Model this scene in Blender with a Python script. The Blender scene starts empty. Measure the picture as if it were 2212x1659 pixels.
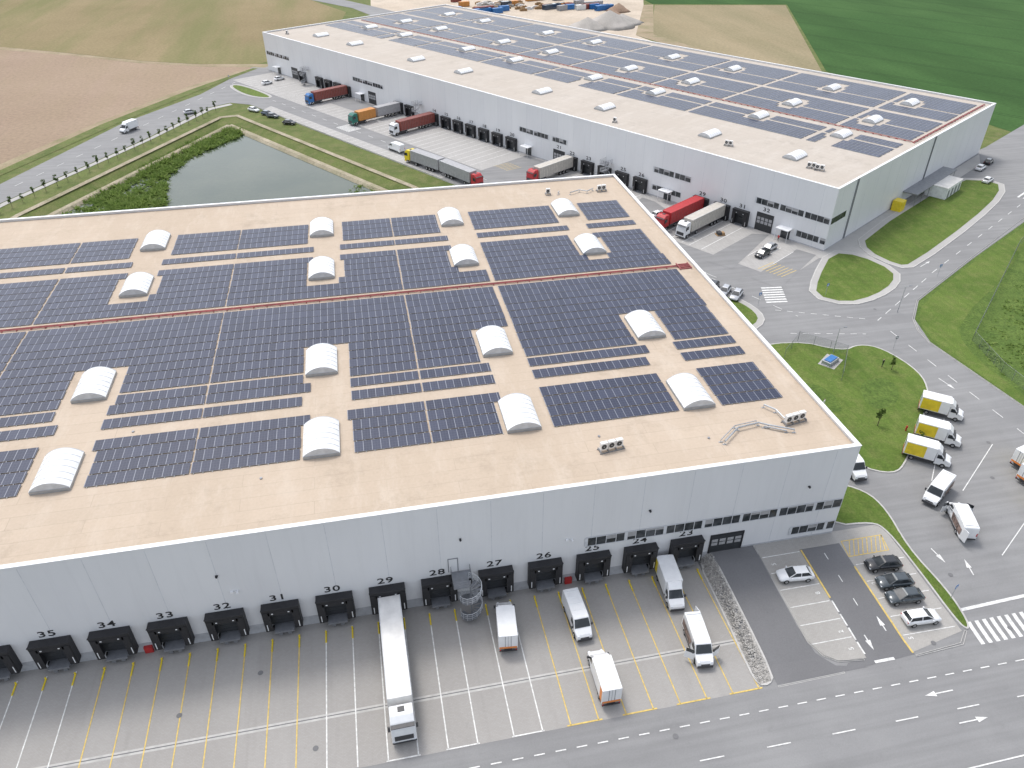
import bpy, bmesh, math, random
from mathutils import Vector, Matrix
random.seed(7)
R=math.radians
scene=bpy.context.scene
COL=bpy.context.collection
# ------------------------------------------------------------------ materials
def _n(nt,t,**k):
    n=nt.nodes.new(t)
    for a,b in k.items(): setattr(n,a,b)
    return n
def newmat(name):
    m=bpy.data.materials.new(name); m.use_nodes=True; nt=m.node_tree
    return m,nt,nt.nodes['Principled BSDF']
def c4(c): return (c[0],c[1],c[2],1)
def noise(nt,vec,scale,detail=4,rough=.55,stretch=None,rot=0):
    if stretch or rot:
        mp=_n(nt,'ShaderNodeMapping'); nt.links.new(vec,mp.inputs[0])
        if stretch: mp.inputs['Scale'].default_value=stretch
        mp.inputs['Rotation'].default_value=(0,0,rot); vec=mp.outputs[0]
    n=_n(nt,'ShaderNodeTexNoise'); n.inputs['Scale'].default_value=scale; n.inputs['Detail'].default_value=detail
    n.inputs['Roughness'].default_value=rough; nt.links.new(vec,n.inputs['Vector']); return n.outputs['Fac']
def ramp(nt,fac,a,b,ca=(0,0,0),cb=(1,1,1)):
    r=_n(nt,'ShaderNodeValToRGB'); r.color_ramp.elements[0].position=a; r.color_ramp.elements[1].position=b
    r.color_ramp.elements[0].color=c4(ca); r.color_ramp.elements[1].color=c4(cb); nt.links.new(fac,r.inputs[0]); return r.outputs[0]
def mix(nt,f,a,b,mode='MIX'):
    m=_n(nt,'ShaderNodeMix',data_type='RGBA',blend_type=mode)
    for s,v in ((m.inputs[0],f),(m.inputs[6],a),(m.inputs[7],b)):
        if isinstance(v,(int,float)): s.default_value=v
        elif isinstance(v,tuple): s.default_value=c4(v)
        else: nt.links.new(v,s)
    return m.outputs[2]
def mth(nt,op,a,b=None):
    m=_n(nt,'ShaderNodeMath',operation=op)
    for i,v in enumerate((a,b)):
        if v is None: continue
        if isinstance(v,(int,float)): m.inputs[i].default_value=v
        else: nt.links.new(v,m.inputs[i])
    return m.outputs[0]
def ocoord(nt):
    t=_n(nt,'ShaderNodeTexCoord'); return t.outputs['Object']
def plain(name,col,rough=.6,metal=0,var=.12,scale=1.5,coat=0):
    m,nt,b=newmat(name); o=ocoord(nt)
    f=noise(nt,o,scale,3)
    d=tuple(v*(1-var) for v in col); l=tuple(min(1,v*(1+var)) for v in col)
    nt.links.new(ramp(nt,f,.3,.7,d,l),b.inputs['Base Color'])
    b.inputs['Roughness'].default_value=rough; b.inputs['Metallic'].default_value=metal
    if coat: b.inputs['Coat Weight'].default_value=coat
    return m
def ground_mat(name,c1,c2,c3,s1,s2,s3,rough=.9,stretch=None,rot=0,fine=.25,bump=.0,stripe=None,stain=0):
    m,nt,b=newmat(name); o=ocoord(nt)
    a=ramp(nt,noise(nt,o,s1,5,.6,stretch,rot),.32,.68,c1,c2)
    k=ramp(nt,noise(nt,o,s2,4,.6),.45,.75)
    c=mix(nt,mth(nt,'MULTIPLY',k,.6),a,c3)
    f=noise(nt,o,s3,3,.7)
    g=ramp(nt,f,.25,.75,(1-fine,)*3,(1+fine,)*3)
    c=mix(nt,1.0,c,g,'MULTIPLY')
    if stripe:
        st=ramp(nt,noise(nt,o,.9,3,.5,stripe),.4,.6,(.93,.93,.93),(1.05,1.05,1.05)); c=mix(nt,1.0,c,st,'MULTIPLY')
    if stain:
        st=ramp(nt,noise(nt,o,.45,6,.7),.6,.72,(1,1,1),(1-stain,)*3); c=mix(nt,1.0,c,st,'MULTIPLY')
    nt.links.new(c,b.inputs['Base Color']); b.inputs['Roughness'].default_value=rough
    b.inputs['Specular IOR Level'].default_value=.25
    if bump:
        bp=_n(nt,'ShaderNodeBump'); bp.inputs['Strength'].default_value=bump; bp.inputs['Distance'].default_value=.15
        nt.links.new(f,bp.inputs['Height']); nt.links.new(bp.outputs[0],b.inputs['Normal'])
    return m
def field_mat(name,c1,c2,c3,rot,freq,amt=.25,dist=2.0,dark=None):
    m,nt,b=newmat(name); o=ocoord(nt)
    a=ramp(nt,noise(nt,o,.012,6,.6),.35,.65,c1,c2)
    k=ramp(nt,noise(nt,o,.03,5,.6,(1,.15,1),rot),.42,.62)
    c=mix(nt,mth(nt,'MULTIPLY',k,.7),a,c3)
    mp=_n(nt,'ShaderNodeMapping'); mp.inputs['Rotation'].default_value=(0,0,rot); nt.links.new(o,mp.inputs[0])
    w=_n(nt,'ShaderNodeTexWave'); w.inputs['Scale'].default_value=freq; w.inputs['Distortion'].default_value=dist
    w.inputs['Detail'].default_value=3; w.inputs['Detail Scale'].default_value=.4; nt.links.new(mp.outputs[0],w.inputs[0])
    g=ramp(nt,w.outputs['Fac'],.1,.9,(1-amt,)*3,(1+amt,)*3)
    c=mix(nt,1.0,c,g,'MULTIPLY')
    if dark:
        s=_n(nt,'ShaderNodeSeparateXYZ'); nt.links.new(mp.outputs[0],s.inputs[0])
        fr=mth(nt,'FRACT',mth(nt,'DIVIDE',s.outputs[0],dark))
        ln=mth(nt,'MAXIMUM',mth(nt,'LESS_THAN',fr,.02),mth(nt,'MULTIPLY',mth(nt,'GREATER_THAN',fr,.07),mth(nt,'LESS_THAN',fr,.09)))
        c=mix(nt,mth(nt,'MULTIPLY',ln,.5),c,(.012,.03,.01))
    f=noise(nt,o,.8,3,.7); g2=ramp(nt,f,.25,.75,(.82,)*3,(1.18,)*3); c=mix(nt,1.0,c,g2,'MULTIPLY')
    nt.links.new(c,b.inputs['Base Color']); b.inputs['Roughness'].default_value=.95; b.inputs['Specular IOR Level'].default_value=.1
    return m
MAT={}
MAT['grass']=ground_mat('grass',(.085,.115,.028),(.13,.16,.045),(.20,.18,.085),.12,.35,3.0,fine=.35,bump=.4)
MAT['lawn']=ground_mat('lawn',(.075,.128,.020),(.12,.175,.034),(.17,.185,.06),.10,.5,4.0,fine=.3,bump=.4,stripe=(1,.04,1))
MAT['meadow']=ground_mat('meadow',(.07,.12,.022),(.115,.17,.036),(.05,.09,.016),.3,.8,2.5,fine=.45,bump=.8)
MAT['asphalt']=ground_mat('asphalt',(.235,.235,.237),(.268,.268,.268),(.215,.215,.217),.06,.2,6,fine=.07,rough=.85,stripe=(.04,1,1),stain=.08)
MAT['asphalt_dark']=ground_mat('asphalt dark',(.165,.165,.17),(.195,.195,.20),(.145,.145,.15),.15,.3,6,fine=.1,rough=.85,stain=.08)
MAT['concrete']=ground_mat('concrete',(.38,.37,.355),(.45,.44,.42),(.33,.325,.31),.1,.4,5,fine=.08,rough=.85,stain=.15)
MAT['kerb']=plain('kerb concrete',(.48,.47,.45),.85)
MAT['dirt']=ground_mat('dirt verge',(.28,.22,.14),(.36,.29,.20),(.13,.15,.05),.08,.12,1.5,fine=.2)
MAT['sand']=ground_mat('sand',(.46,.385,.30),(.56,.48,.39),(.35,.30,.24),.03,.08,.8,fine=.15)
MAT['pebble']=ground_mat('pebbles',(.28,.27,.25),(.55,.53,.50),(.38,.37,.36),2.2,3.0,7,fine=.5,bump=1)
MAT['bank']=ground_mat('pond bank',(.30,.26,.18),(.42,.37,.28),(.16,.17,.08),.12,.2,2,fine=.3)
MAT['field1']=field_mat('ploughed field',(.275,.205,.150),(.345,.262,.198),(.30,.235,.16),R(35),.35,.09,3)
MAT['field2']=field_mat('sprouting field',(.225,.18,.10),(.28,.225,.13),(.155,.165,.065),R(60),.3,.08,3)
MAT['field3']=field_mat('furrowed field',(.26,.215,.13),(.32,.265,.17),(.21,.19,.11),R(-35),.16,.25,1)
MAT['crop']=field_mat('green crop field',(.042,.098,.028),(.060,.125,.038),(.033,.076,.022),R(-35),.2,.05,1,dark=28.)
def paver_mat(name,c1,c2,mort,scale,rot=0,bx=.5,by=.25,dirty=.3):
    m,nt,b=newmat(name); o=ocoord(nt)
    mp=_n(nt,'ShaderNodeMapping'); mp.inputs['Rotation'].default_value=(0,0,rot); nt.links.new(o,mp.inputs[0])
    br=_n(nt,'ShaderNodeTexBrick'); br.inputs['Color1'].default_value=c4(c1); br.inputs['Color2'].default_value=c4(c2); br.inputs['Mortar'].default_value=c4(mort)
    br.inputs['Scale'].default_value=scale; br.inputs['Mortar Size'].default_value=.02; br.inputs['Brick Width'].default_value=bx; br.inputs['Row Height'].default_value=by
    nt.links.new(mp.outputs[0],br.inputs['Vector'])
    st=ramp(nt,noise(nt,o,.10,6,.62,(1,.4,1)),.35,.7,(.92,.915,.91),(1.05,1.05,1.05))
    c=mix(nt,1.0,br.outputs['Color'],st,'MULTIPLY')
    tr=ramp(nt,noise(nt,o,.8,4,.6,(1,.06,1)),.55,.8,(1,1,1),(.91,.91,.91)); c=mix(nt,1.0,c,tr,'MULTIPLY')
    sp=ramp(nt,noise(nt,o,.9,5,.6),.66,.8); c=mix(nt,mth(nt,'MULTIPLY',sp,dirty),c,(.18,.175,.17))
    nt.links.new(c,b.inputs['Base Color']); b.inputs['Roughness'].default_value=.85; b.inputs['Specular IOR Level'].default_value=.25
    return m
MAT['paver']=paver_mat('yard pavers',(.355,.342,.325),(.378,.366,.35),(.325,.312,.297),1.6)
MAT['paver_light']=paver_mat('light pavers',(.375,.362,.34),(.41,.395,.375),(.33,.32,.30),1.6,dirty=.2)
MAT['paverB']=paver_mat('light apron pavers',(.40,.39,.375),(.44,.43,.415),(.36,.35,.34),.5,R(57))
def line_mat(name,col):
    m,nt,b=newmat(name); o=ocoord(nt)
    w=ramp(nt,noise(nt,o,2.5,5,.7),.3,.62,tuple(v*.62 for v in col),col)
    nt.links.new(w,b.inputs['Base Color']); b.inputs['Roughness'].default_value=.7; return m
MAT['white_line']=line_mat('white road paint',(.80,.80,.78))
MAT['yellow_line']=line_mat('yellow road paint',(.74,.54,.15))
def roof_mat(name,c1,c2,c3):
    m,nt,b=newmat(name); o=ocoord(nt)
    br=_n(nt,'ShaderNodeTexBrick'); br.inputs['Color1'].default_value=c4(c1); br.inputs['Color2'].default_value=c4(tuple(v*.955 for v in c1)); br.inputs['Mortar'].default_value=c4(tuple(v*.80 for v in c1))
    br.inputs['Scale'].default_value=.1; br.inputs['Mortar Size'].default_value=.0035; br.inputs['Brick Width'].default_value=1.6; br.inputs['Row Height'].default_value=.2
    nt.links.new(o,br.inputs['Vector'])
    f1=ramp(nt,noise(nt,o,.07,7,.7,(1,.4,1)),.38,.66)
    c=mix(nt,mth(nt,'MULTIPLY',f1,.85),br.outputs['Color'],c2)
    f2=ramp(nt,noise(nt,o,.35,7,.72,(1,.3,1),.0),.50,.70)
    c=mix(nt,mth(nt,'MULTIPLY',f2,.6),c,c3)
    f4=ramp(nt,noise(nt,o,.16,7,.8),.54,.70); c=mix(nt,mth(nt,'MULTIPLY',f4,.5),c,tuple(v*.74 for v in c2))
    f3=ramp(nt,noise(nt,o,3,4,.7),.2,.8,(.94,)*3,(1.06,)*3); c=mix(nt,1.0,c,f3,'MULTIPLY')
    nt.links.new(c,b.inputs['Base Color']); b.inputs['Roughness'].default_value=.85; b.inputs['Specular IOR Level'].default_value=.2; return m
MAT['roofA']=roof_mat('beige roof membrane',(.515,.425,.335),(.455,.37,.285),(.565,.485,.40))
MAT['roofB']=roof_mat('pale roof membrane',(.495,.445,.39),(.45,.40,.345),(.54,.495,.445))
def wall_mat():
    m,nt,b=newmat('cladding panel'); o=ocoord(nt)
    c=ramp(nt,noise(nt,o,.15,4,.6,(1,1,.4)),.3,.7,(.715,.72,.73),(.76,.765,.775))
    st=ramp(nt,noise(nt,o,1.2,4,.7,(1,1,.06)),.5,.85,(1,1,1),(.94,.94,.94)); c=mix(nt,1.0,c,st,'MULTIPLY')
    s=_n(nt,'ShaderNodeSeparateXYZ'); nt.links.new(o,s.inputs[0])
    wn=_n(nt,'ShaderNodeTexWhiteNoise',noise_dimensions='1D'); nt.links.new(mth(nt,'FLOOR',mth(nt,'DIVIDE',mth(nt,'ADD',s.outputs[0],3.0),6.0)),wn.inputs['W'])
    c=mix(nt,1.0,c,ramp(nt,wn.outputs[0],0,1,(.965,.965,.97),(1.0,1.0,1.0)),'MULTIPLY')
    nt.links.new(c,b.inputs['Base Color']); b.inputs['Roughness'].default_value=.45; return m
MAT['wall']=wall_mat()
MAT['joint']=plain('panel joint',(.60,.615,.64),.6)
MAT['plinth']=plain('plinth',(.45,.46,.48),.7)
MAT['coping']=plain('white coping',(.80,.81,.82),.4)
MAT['black']=plain('black rubber',(.022,.022,.025),.6)
MAT['black2']=plain('dark grey door',(.035,.038,.042),.45)
MAT['bumper']=plain('dark plastic',(.05,.05,.055),.5)
MAT['steel']=plain('galvanised steel',(.42,.44,.46),.45,.5)
MAT['dsteel']=plain('grey steel',(.25,.26,.28),.5,.4)
MAT['red']=plain('red paint',(.45,.03,.03),.5)
MAT['cable']=plain('red cable tray',(.32,.085,.085),.6,var=.3,scale=1)
MAT['white']=plain('white paint',(.80,.81,.82),.3,var=.04,coat=.3)
MAT['offwhite']=plain('off white tarp',(.74,.73,.71),.5,var=.10,scale=.8)
MAT['grey_tarp']=plain('grey tarpaulin',(.36,.36,.37),.6,var=.12)
MAT['beige_tarp']=plain('beige tarpaulin',(.52,.49,.44),.6,var=.12)
MAT['orange']=plain('orange tarpaulin',(.55,.24,.06),.5)
MAT['brownred']=plain('rust red container paint',(.24,.06,.045),.55,var=.2)
MAT['redtruck']=plain('red tarpaulin',(.45,.035,.04),.5)
MAT['yellow']=plain('yellow paint',(.78,.60,.03),.4)
MAT['blue']=plain('blue paint',(.03,.16,.42),.4)
MAT['green']=plain('green paint',(.02,.17,.13),.4)
MAT['carblack']=plain('black car paint',(.02,.022,.025),.2,.3,coat=1)
MAT['cargrey']=plain('grey car paint',(.06,.075,.085),.2,.3,coat=1)
MAT['carblue']=plain('blue car paint',(.05,.08,.13),.2,.3,coat=1)
MAT['silver']=plain('silver car paint',(.5,.51,.53),.25,.4,coat=1)
MAT['tyre']=plain('tyre',(.02,.02,.02),.9)
MAT['rim']=plain('rim',(.4,.41,.42),.35,.7)
MAT['lamp']=plain('headlight lens',(.75,.77,.8),.1)
MAT['tail']=plain('tail light',(.45,.02,.02),.2)
MAT['orange_mark']=plain('orange marking',(.75,.25,.06),.5)
MAT['livery']=plain('brown livery',(.20,.14,.12),.5,var=.85,scale=2.5)
MAT['text']=plain('black lettering',(.02,.02,.022),.6)
MAT['wood']=plain('wood',(.35,.22,.11),.8,var=.3)
MAT['bark']=plain('bark',(.13,.10,.07),.9)
def glass():
    m,nt,b=newmat('dark glass'); o=ocoord(nt)
    c=ramp(nt,noise(nt,o,.8,2),.4,.65,(.025,.03,.034),(.075,.082,.088))
    nt.links.new(c,b.inputs['Base Color']); b.inputs['Roughness'].default_value=.07; return m
MAT['glass']=glass()
def dome():
    m,nt,b=newmat('opal polycarbonate'); o=ocoord(nt)
    c=ramp(nt,noise(nt,o,.5,5,.7,(.4,1,1)),.3,.7,(.76,.77,.77),(.84,.85,.86)); nt.links.new(c,b.inputs['Base Color']); b.inputs['Roughness'].default_value=.35; return m
MAT['dome']=dome()
MAT['rib']=plain('dome rib',(.56,.58,.60),.5)
def solar():
    m,nt,b=newmat('solar cells'); o=ocoord(nt)
    s=_n(nt,'ShaderNodeSeparateXYZ'); nt.links.new(o,s.inputs[0])
    px=1.04
    lx=mth(nt,'LESS_THAN',mth(nt,'FRACT',mth(nt,'DIVIDE',s.outputs[0],px)),.07)
    cx=mth(nt,'LESS_THAN',mth(nt,'FRACT',mth(nt,'DIVIDE',s.outputs[0],px/3)),.10)
    cy=mth(nt,'LESS_THAN',mth(nt,'FRACT',mth(nt,'DIVIDE',s.outputs[1],.48)),.09)
    wn=_n(nt,'ShaderNodeTexWhiteNoise',noise_dimensions='2D')
    cb=_n(nt,'ShaderNodeCombineXYZ'); nt.links.new(mth(nt,'FLOOR',mth(nt,'DIVIDE',s.outputs[0],px)),cb.inputs[0])
    oi=_n(nt,'ShaderNodeObjectInfo'); nt.links.new(mth(nt,'MULTIPLY',oi.outputs['Random'],97.),cb.inputs[1]); nt.links.new(cb.outputs[0],wn.inputs[0])
    c=mix(nt,wn.outputs[0],(.023,.029,.056),(.037,.045,.080))
    c=mix(nt,mth(nt,'MULTIPLY',mth(nt,'MAXIMUM',cx,cy),.28),c,(.15,.16,.21))
    c=mix(nt,mth(nt,'MULTIPLY',lx,.6),c,(.38,.40,.45))
    nt.links.new(c,b.inputs['Base Color']); b.inputs['Roughness'].default_value=.3; b.inputs['Specular IOR Level'].default_value=.35
    return m
MAT['solar']=solar()
def water():
    m,nt,b=newmat('pond water'); o=ocoord(nt)
    c=ramp(nt,noise(nt,o,.05,5),.35,.7,(.05,.068,.045),(.08,.095,.065))
    nt.links.new(c,b.inputs['Base Color']); b.inputs['Roughness'].default_value=.12; b.inputs['Specular IOR Level'].default_value=.35
    bp=_n(nt,'ShaderNodeBump'); bp.inputs['Strength'].default_value=.2; bp.inputs['Distance'].default_value=.1
    nt.links.new(noise(nt,o,1.5,4),bp.inputs['Height']); nt.links.new(bp.outputs[0],b.inputs['Normal']); return m
MAT['water']=water()
def leaf(name,c1,c2):
    m,nt,b=newmat(name); g=_n(nt,'ShaderNodeNewGeometry'); out=nt.nodes['Material Output']
    r=ramp(nt,g.outputs['Random Per Island'],.0,1.,c1,c2)
    nt.links.new(r,b.inputs['Base Color']); b.inputs['Roughness'].default_value=.8; b.inputs['Specular IOR Level'].default_value=.2
    t=_n(nt,'ShaderNodeBsdfTranslucent'); nt.links.new(r,t.inputs[0]); ms=_n(nt,'ShaderNodeMixShader'); ms.inputs[0].default_value=.5
    nt.links.new(b.outputs[0],ms.inputs[1]); nt.links.new(t.outputs[0],ms.inputs[2]); nt.links.new(ms.outputs[0],out.inputs[0])
    return m
MAT['leaf']=leaf('leaves',(.05,.095,.02),(.12,.18,.045))
MAT['reed']=leaf('reeds',(.12,.20,.04),(.26,.34,.10))
def fence_mat():
    m,nt,b=newmat('wire mesh'); out=nt.nodes['Material Output']
    b.inputs['Base Color'].default_value=(.22,.27,.24,1); b.inputs['Metallic'].default_value=.3
    t=_n(nt,'ShaderNodeBsdfTransparent'); ms=_n(nt,'ShaderNodeMixShader'); ms.inputs[0].default_value=.2
    nt.links.new(t.outputs[0],ms.inputs[1]); nt.links.new(b.outputs[0],ms.inputs[2]); nt.links.new(ms.outputs[0],out.inputs[0]); return m
MAT['fence']=fence_mat()
# ------------------------------------------------------------------ mesh builder
class MB:
    def __init__(s): s.v=[];s.f=[];s.m=[]
    def face(s,pts,mi=0):
        n=len(s.v); s.v+= [tuple(p) for p in pts]; s.f.append(tuple(range(n,n+len(pts)))); s.m.append(mi)
    def box(s,x0,x1,y0,y1,z0,z1,mi=0,T=None):
        P=[(x0,y0,z0),(x1,y0,z0),(x1,y1,z0),(x0,y1,z0),(x0,y0,z1),(x1,y0,z1),(x1,y1,z1),(x0,y1,z1)]
        if T is not None: P=[tuple(T@Vector(p)) for p in P]
        n=len(s.v); s.v+=P
        for f in ((0,3,2,1),(4,5,6,7),(0,1,5,4),(1,2,6,5),(2,3,7,6),(3,0,4,7)): s.f.append(tuple(n+i for i in f)); s.m.append(mi)
    def prism(s,prof,y0,y1,mi=0,taper=None):
        k=len(prof); n=len(s.v)
        for y in (y0,y1):
            for (x,z) in prof:
                yy=y*(taper(x,z) if taper else 1); s.v.append((x,yy,z))
        s.f.append(tuple(n+i for i in range(k))); s.m.append(mi)
        s.f.append(tuple(n+k+i for i in reversed(range(k)))); s.m.append(mi)
        for i in range(k):
            j=(i+1)%k; s.f.append((n+i,n+k+i,n+k+j,n+j)); s.m.append(mi)
    def cyl(s,a,b,r0,r1=None,n=10,mi=0,cap=True):
        if r1 is None: r1=r0
        a=Vector(a); b=Vector(b); d=(b-a).normalized(); u=d.orthogonal().normalized(); w=d.cross(u)
        k=len(s.v)
        for p,r in ((a,r0),(b,r1)):
            for i in range(n):
                t=2*math.pi*i/n; s.v.append(tuple(p+(u*math.cos(t)+w*math.sin(t))*r))
        for i in range(n):
            j=(i+1)%n; s.f.append((k+i,k+j,k+n+j,k+n+i)); s.m.append(mi)
        if cap:
            s.f.append(tuple(k+i for i in reversed(range(n)))); s.m.append(mi); s.f.append(tuple(k+n+i for i in range(n))); s.m.append(mi)
    def loft(s,secs,mi=0):
        k=len(secs[0]); n=len(s.v)
        for S in secs: s.v+= [tuple(p) for p in S]
        for a in range(len(secs)-1):
            for i in range(k):
                j=(i+1)%k; s.f.append((n+a*k+i,n+a*k+j,n+(a+1)*k+j,n+(a+1)*k+i)); s.m.append(mi)
        s.f.append(tuple(n+i for i in reversed(range(k)))); s.m.append(mi)
        q=n+(len(secs)-1)*k; s.f.append(tuple(q+i for i in range(k))); s.m.append(mi)
    def obj(s,name,mats,parent=None,loc=(0,0,0),rot=0,smooth=False,bevel=0,fix=True):
        me=bpy.data.meshes.new(name); me.from_pydata(s.v,[],s.f)
        for m in (mats if isinstance(mats,(list,tuple)) else [mats]): me.materials.append(MAT[m] if isinstance(m,str) else m)
        for p,mi in zip(me.polygons,s.m): p.material_index=mi; p.use_smooth=smooth
        if fix:
            bm=bmesh.new(); bm.from_mesh(me); bmesh.ops.recalc_face_normals(bm,faces=bm.faces); bm.to_mesh(me); bm.free()
        o=bpy.data.objects.new(name,me); COL.objects.link(o); o.location=loc; o.rotation_euler=(0,0,rot)
        if parent: o.parent=parent
        if bevel:
            b=o.modifiers.new('b','BEVEL'); b.width=bevel; b.segments=2; b.limit_method='ANGLE'
        return o
def tag(o,label,cat,group=None):
    o['label']=label; o['category']=cat
    if group: o['group']=group
    return o
def empty(name,loc=(0,0,0),rot=0):
    o=bpy.data.objects.new(name,None); COL.objects.link(o); o.location=loc; o.rotation_euler=(0,0,rot); o.empty_display_size=.5; return o
def clone(o,loc,rot,group=None,scale=None):
    def cp(src,par):
        n=src.copy(); COL.objects.link(n)
        if par: n.parent=par
        for c in src.children: cp(c,n)
        return n
    n=cp(o,None); n.location=loc; n.rotation_euler=(0,0,rot)
    if scale: n.scale=(scale,)*3
    return n
# ------------------------------------------------------------------ terrain helper
def cl(v): return max(0.,min(1.,v))
def hz(x,y):
    sy=cl((-2-y)/14.); sx=cl((-17-x)/1.5) if y<5 else 0
    return -1.2*max(sx,sy)
class Drape:
    def __init__(s,off): s.bm=bmesh.new(); s.off=off
    def poly(s,pts):
        vs=[s.bm.verts.new((p[0],p[1],0)) for p in pts]; f=s.bm.faces.new(vs)
        f.normal_update()
        if f.normal.z<0: f.normal_flip()
    def line(s,a,b,w):
        a=Vector(a);b=Vector(b);d=(b-a).normalized();n=Vector((-d.y,d.x))*w/2
        s.poly([a-n,b-n,b+n,a+n])
    def dash(s,a,b,w,on,offl):
        a=Vector(a);b=Vector(b);L=(b-a).length;d=(b-a)/L;t=0
        while t<L:
            s.line(a+d*t,a+d*min(L,t+on),w); t+=on+offl
    def obj(s,name,mat,kind='structure'):
        bm=s.bm; bmesh.ops.triangulate(bm,faces=bm.faces[:])
        for co,no in (((0,-2,0),(0,1,0)),((0,-16,0),(0,1,0)),((-17,0,0),(1,0,0)),((-18.5,0,0),(1,0,0)),((0,5,0),(0,1,0)),((0,4.95,0),(0,1,0))):
            bmesh.ops.bisect_plane(bm,geom=bm.verts[:]+bm.edges[:]+bm.faces[:],dist=1e-5,plane_co=co,plane_no=no)
        for v in bm.verts: v.co.z=hz(v.co.x,v.co.y)+s.off
        me=bpy.data.meshes.new(name); bm.to_mesh(me); bm.free(); me.materials.append(MAT[mat])
        o=bpy.data.objects.new(name,me); COL.objects.link(o)
        if kind: o['kind']=kind
        return o
def sheet(name,mat,off,pts):
    d=Drape(off); d.poly(pts); return d.obj(name,mat)
def chaikin(p,it=2):
    for _ in range(it):
        q=[]
        for i in range(len(p)):
            a=p[i];b=p[(i+1)%len(p)]
            q.append((a[0]*.75+b[0]*.25,a[1]*.75+b[1]*.25)); q.append((a[0]*.25+b[0]*.75,a[1]*.25+b[1]*.75))
        p=q
    return p
def area(p): return sum(p[i][0]*p[(i+1)%len(p)][1]-p[(i+1)%len(p)][0]*p[i][1] for i in range(len(p)))/2
def offset(p,d):
    if area(p)<0: p=p[::-1]
    q=[]
    n=len(p)
    for i in range(n):
        a=Vector(p[i-1]);b=Vector(p[i]);c=Vector(p[(i+1)%n])
        e1=(b-a).normalized();e2=(c-b).normalized()
        n1=Vector((e1.y,-e1.x));n2=Vector((e2.y,-e2.x)); m=(n1+n2)
        m=m/max(.5,m.length_squared)*2 if m.length>1e-6 else n1
        q.append((b.x+m.x*d,b.y+m.y*d))
    return q
def kerb(name,pts,w=.22,h=.13,base=0):
    if area(pts)<0: pts=pts[::-1]
    inn=offset(pts,-w); mb=MB(); n=len(pts)
    def z(p,k): return (p[0],p[1],hz(*p)+k)
    for i in range(n):
        j=(i+1)%n
        mb.face([z(pts[i],-.02),z(pts[j],-.02),z(pts[j],h),z(pts[i],h)])
        mb.face([z(pts[i],h),z(pts[j],h),z(inn[j],h),z(inn[i],h)])
        mb.face([z(inn[i],h),z(inn[j],h),z(inn[j],-.02),z(inn[i],-.02)])
    o=mb.obj(name,'kerb',fix=False); o['kind']='structure'; return o
def island(name,pts,mat,path=0,it=2,pmat='concrete'):
    p=chaikin(pts,it)
    if path:
        big=offset(p,path); kerb('pavement_kerb',big); sheet('pavement',pmat,.12,offset(big,-.2)); sheet(name,mat,.135,p)
    else:
        kerb('kerb',p); sheet(name,mat,.11,offset(p,-.2))
BA=2.1437-math.pi; B0=Vector((44.09,77.88)); BX=Vector((math.cos(2.1437),math.sin(2.1437))); BWv=Vector((math.sin(2.1437),-math.cos(2.1437)))
def Bw(l,w):
    p=B0+BX*l+BWv*w; return (p.x,p.y)
# ------------------------------------------------------------------ ground
from mathutils.geometry import delaunay_2d_cdt
outer=[(-1500,-400),(1500,-400),(1500,2500),(-1500,2500)]
lip=[(-152,97),(-139,137),(-99,215),(-93,216),(-41,137),(-28,112),(-32,97)]
bot=[(-140,104),(-127,138),(-99,198),(-93,199),(-54,137),(-46,116),(-48,104)]
V=[];E=[]
zz={}
def addloop(p,z,closed=True):
    n=len(V)
    for q in p: zz[len(V)]=z; V.append(Vector(q))
    m=len(p)
    for i in range(m if closed else m-1): E.append((n+i,n+(i+1)%m))
addloop(outer,-.04);addloop([(-1400,.6),(1400,.6)],-.04,False)
addloop([(-1400,.3),(1400,.3),(1400,-350),(-1400,-350)],-1.5)
addloop(lip,-.04); addloop(bot,-3.2)
r=delaunay_2d_cdt(V,E,[],0,1e-4)
zs=[]
for i,ov in enumerate(r[3]): zs.append(zz[ov[0]] if ov else -.04)
me=bpy.data.meshes.new('ground'); me.from_pydata([(v.x,v.y,z) for v,z in zip(r[0],zs)],[],[tuple(f) for f in r[2]])
me.materials.append(MAT['grass']); g=bpy.data.objects.new('ground',me); COL.objects.link(g); g['kind']='structure'
bm=bmesh.new(); bm.from_mesh(me); bmesh.ops.recalc_face_normals(bm,faces=bm.faces)
if sum(f.normal.z for f in bm.faces)<0: bmesh.ops.reverse_faces(bm,faces=bm.faces)
bm.to_mesh(me); bm.free()
mb=MB(); mb.face([(-150,95,-2),(-32,95,-2),(-37,137,-2),(-92,212,-2),(-100,212,-2),(-138,140,-2)]); o=mb.obj('water','water',fix=False); o['kind']='structure'
mb=MB()
def zl(p,k): return (p[0],p[1],k)
L=lip if area(lip)>0 else lip[::-1]
li=offset(lip,-1.2); n=len(L); i2=offset(lip,-5.0); i3=offset(lip,-6.2); i4=offset(lip,-7.2)
for i in range(n):
    j=(i+1)%n
    mb.face([zl(L[i],.02),zl(L[j],.02),zl(li[j],-.2),zl(li[i],-.2)])
    mb.face([zl(i2[i],-1.2),zl(i2[j],-1.2),zl(i3[j],-1.3),zl(i3[i],-1.3)])
    mb.face([zl(i3[i],-1.3),zl(i3[j],-1.3),zl(i4[j],-2.2),zl(i4[i],-2.2)])
    mb.face([zl(i2[i],-1.2),zl(i2[j],-1.2),zl(i2[j],-2.6),zl(i2[i],-2.6)])
o=mb.obj('embankment_edging','bank',fix=False); o['kind']='structure'
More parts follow.
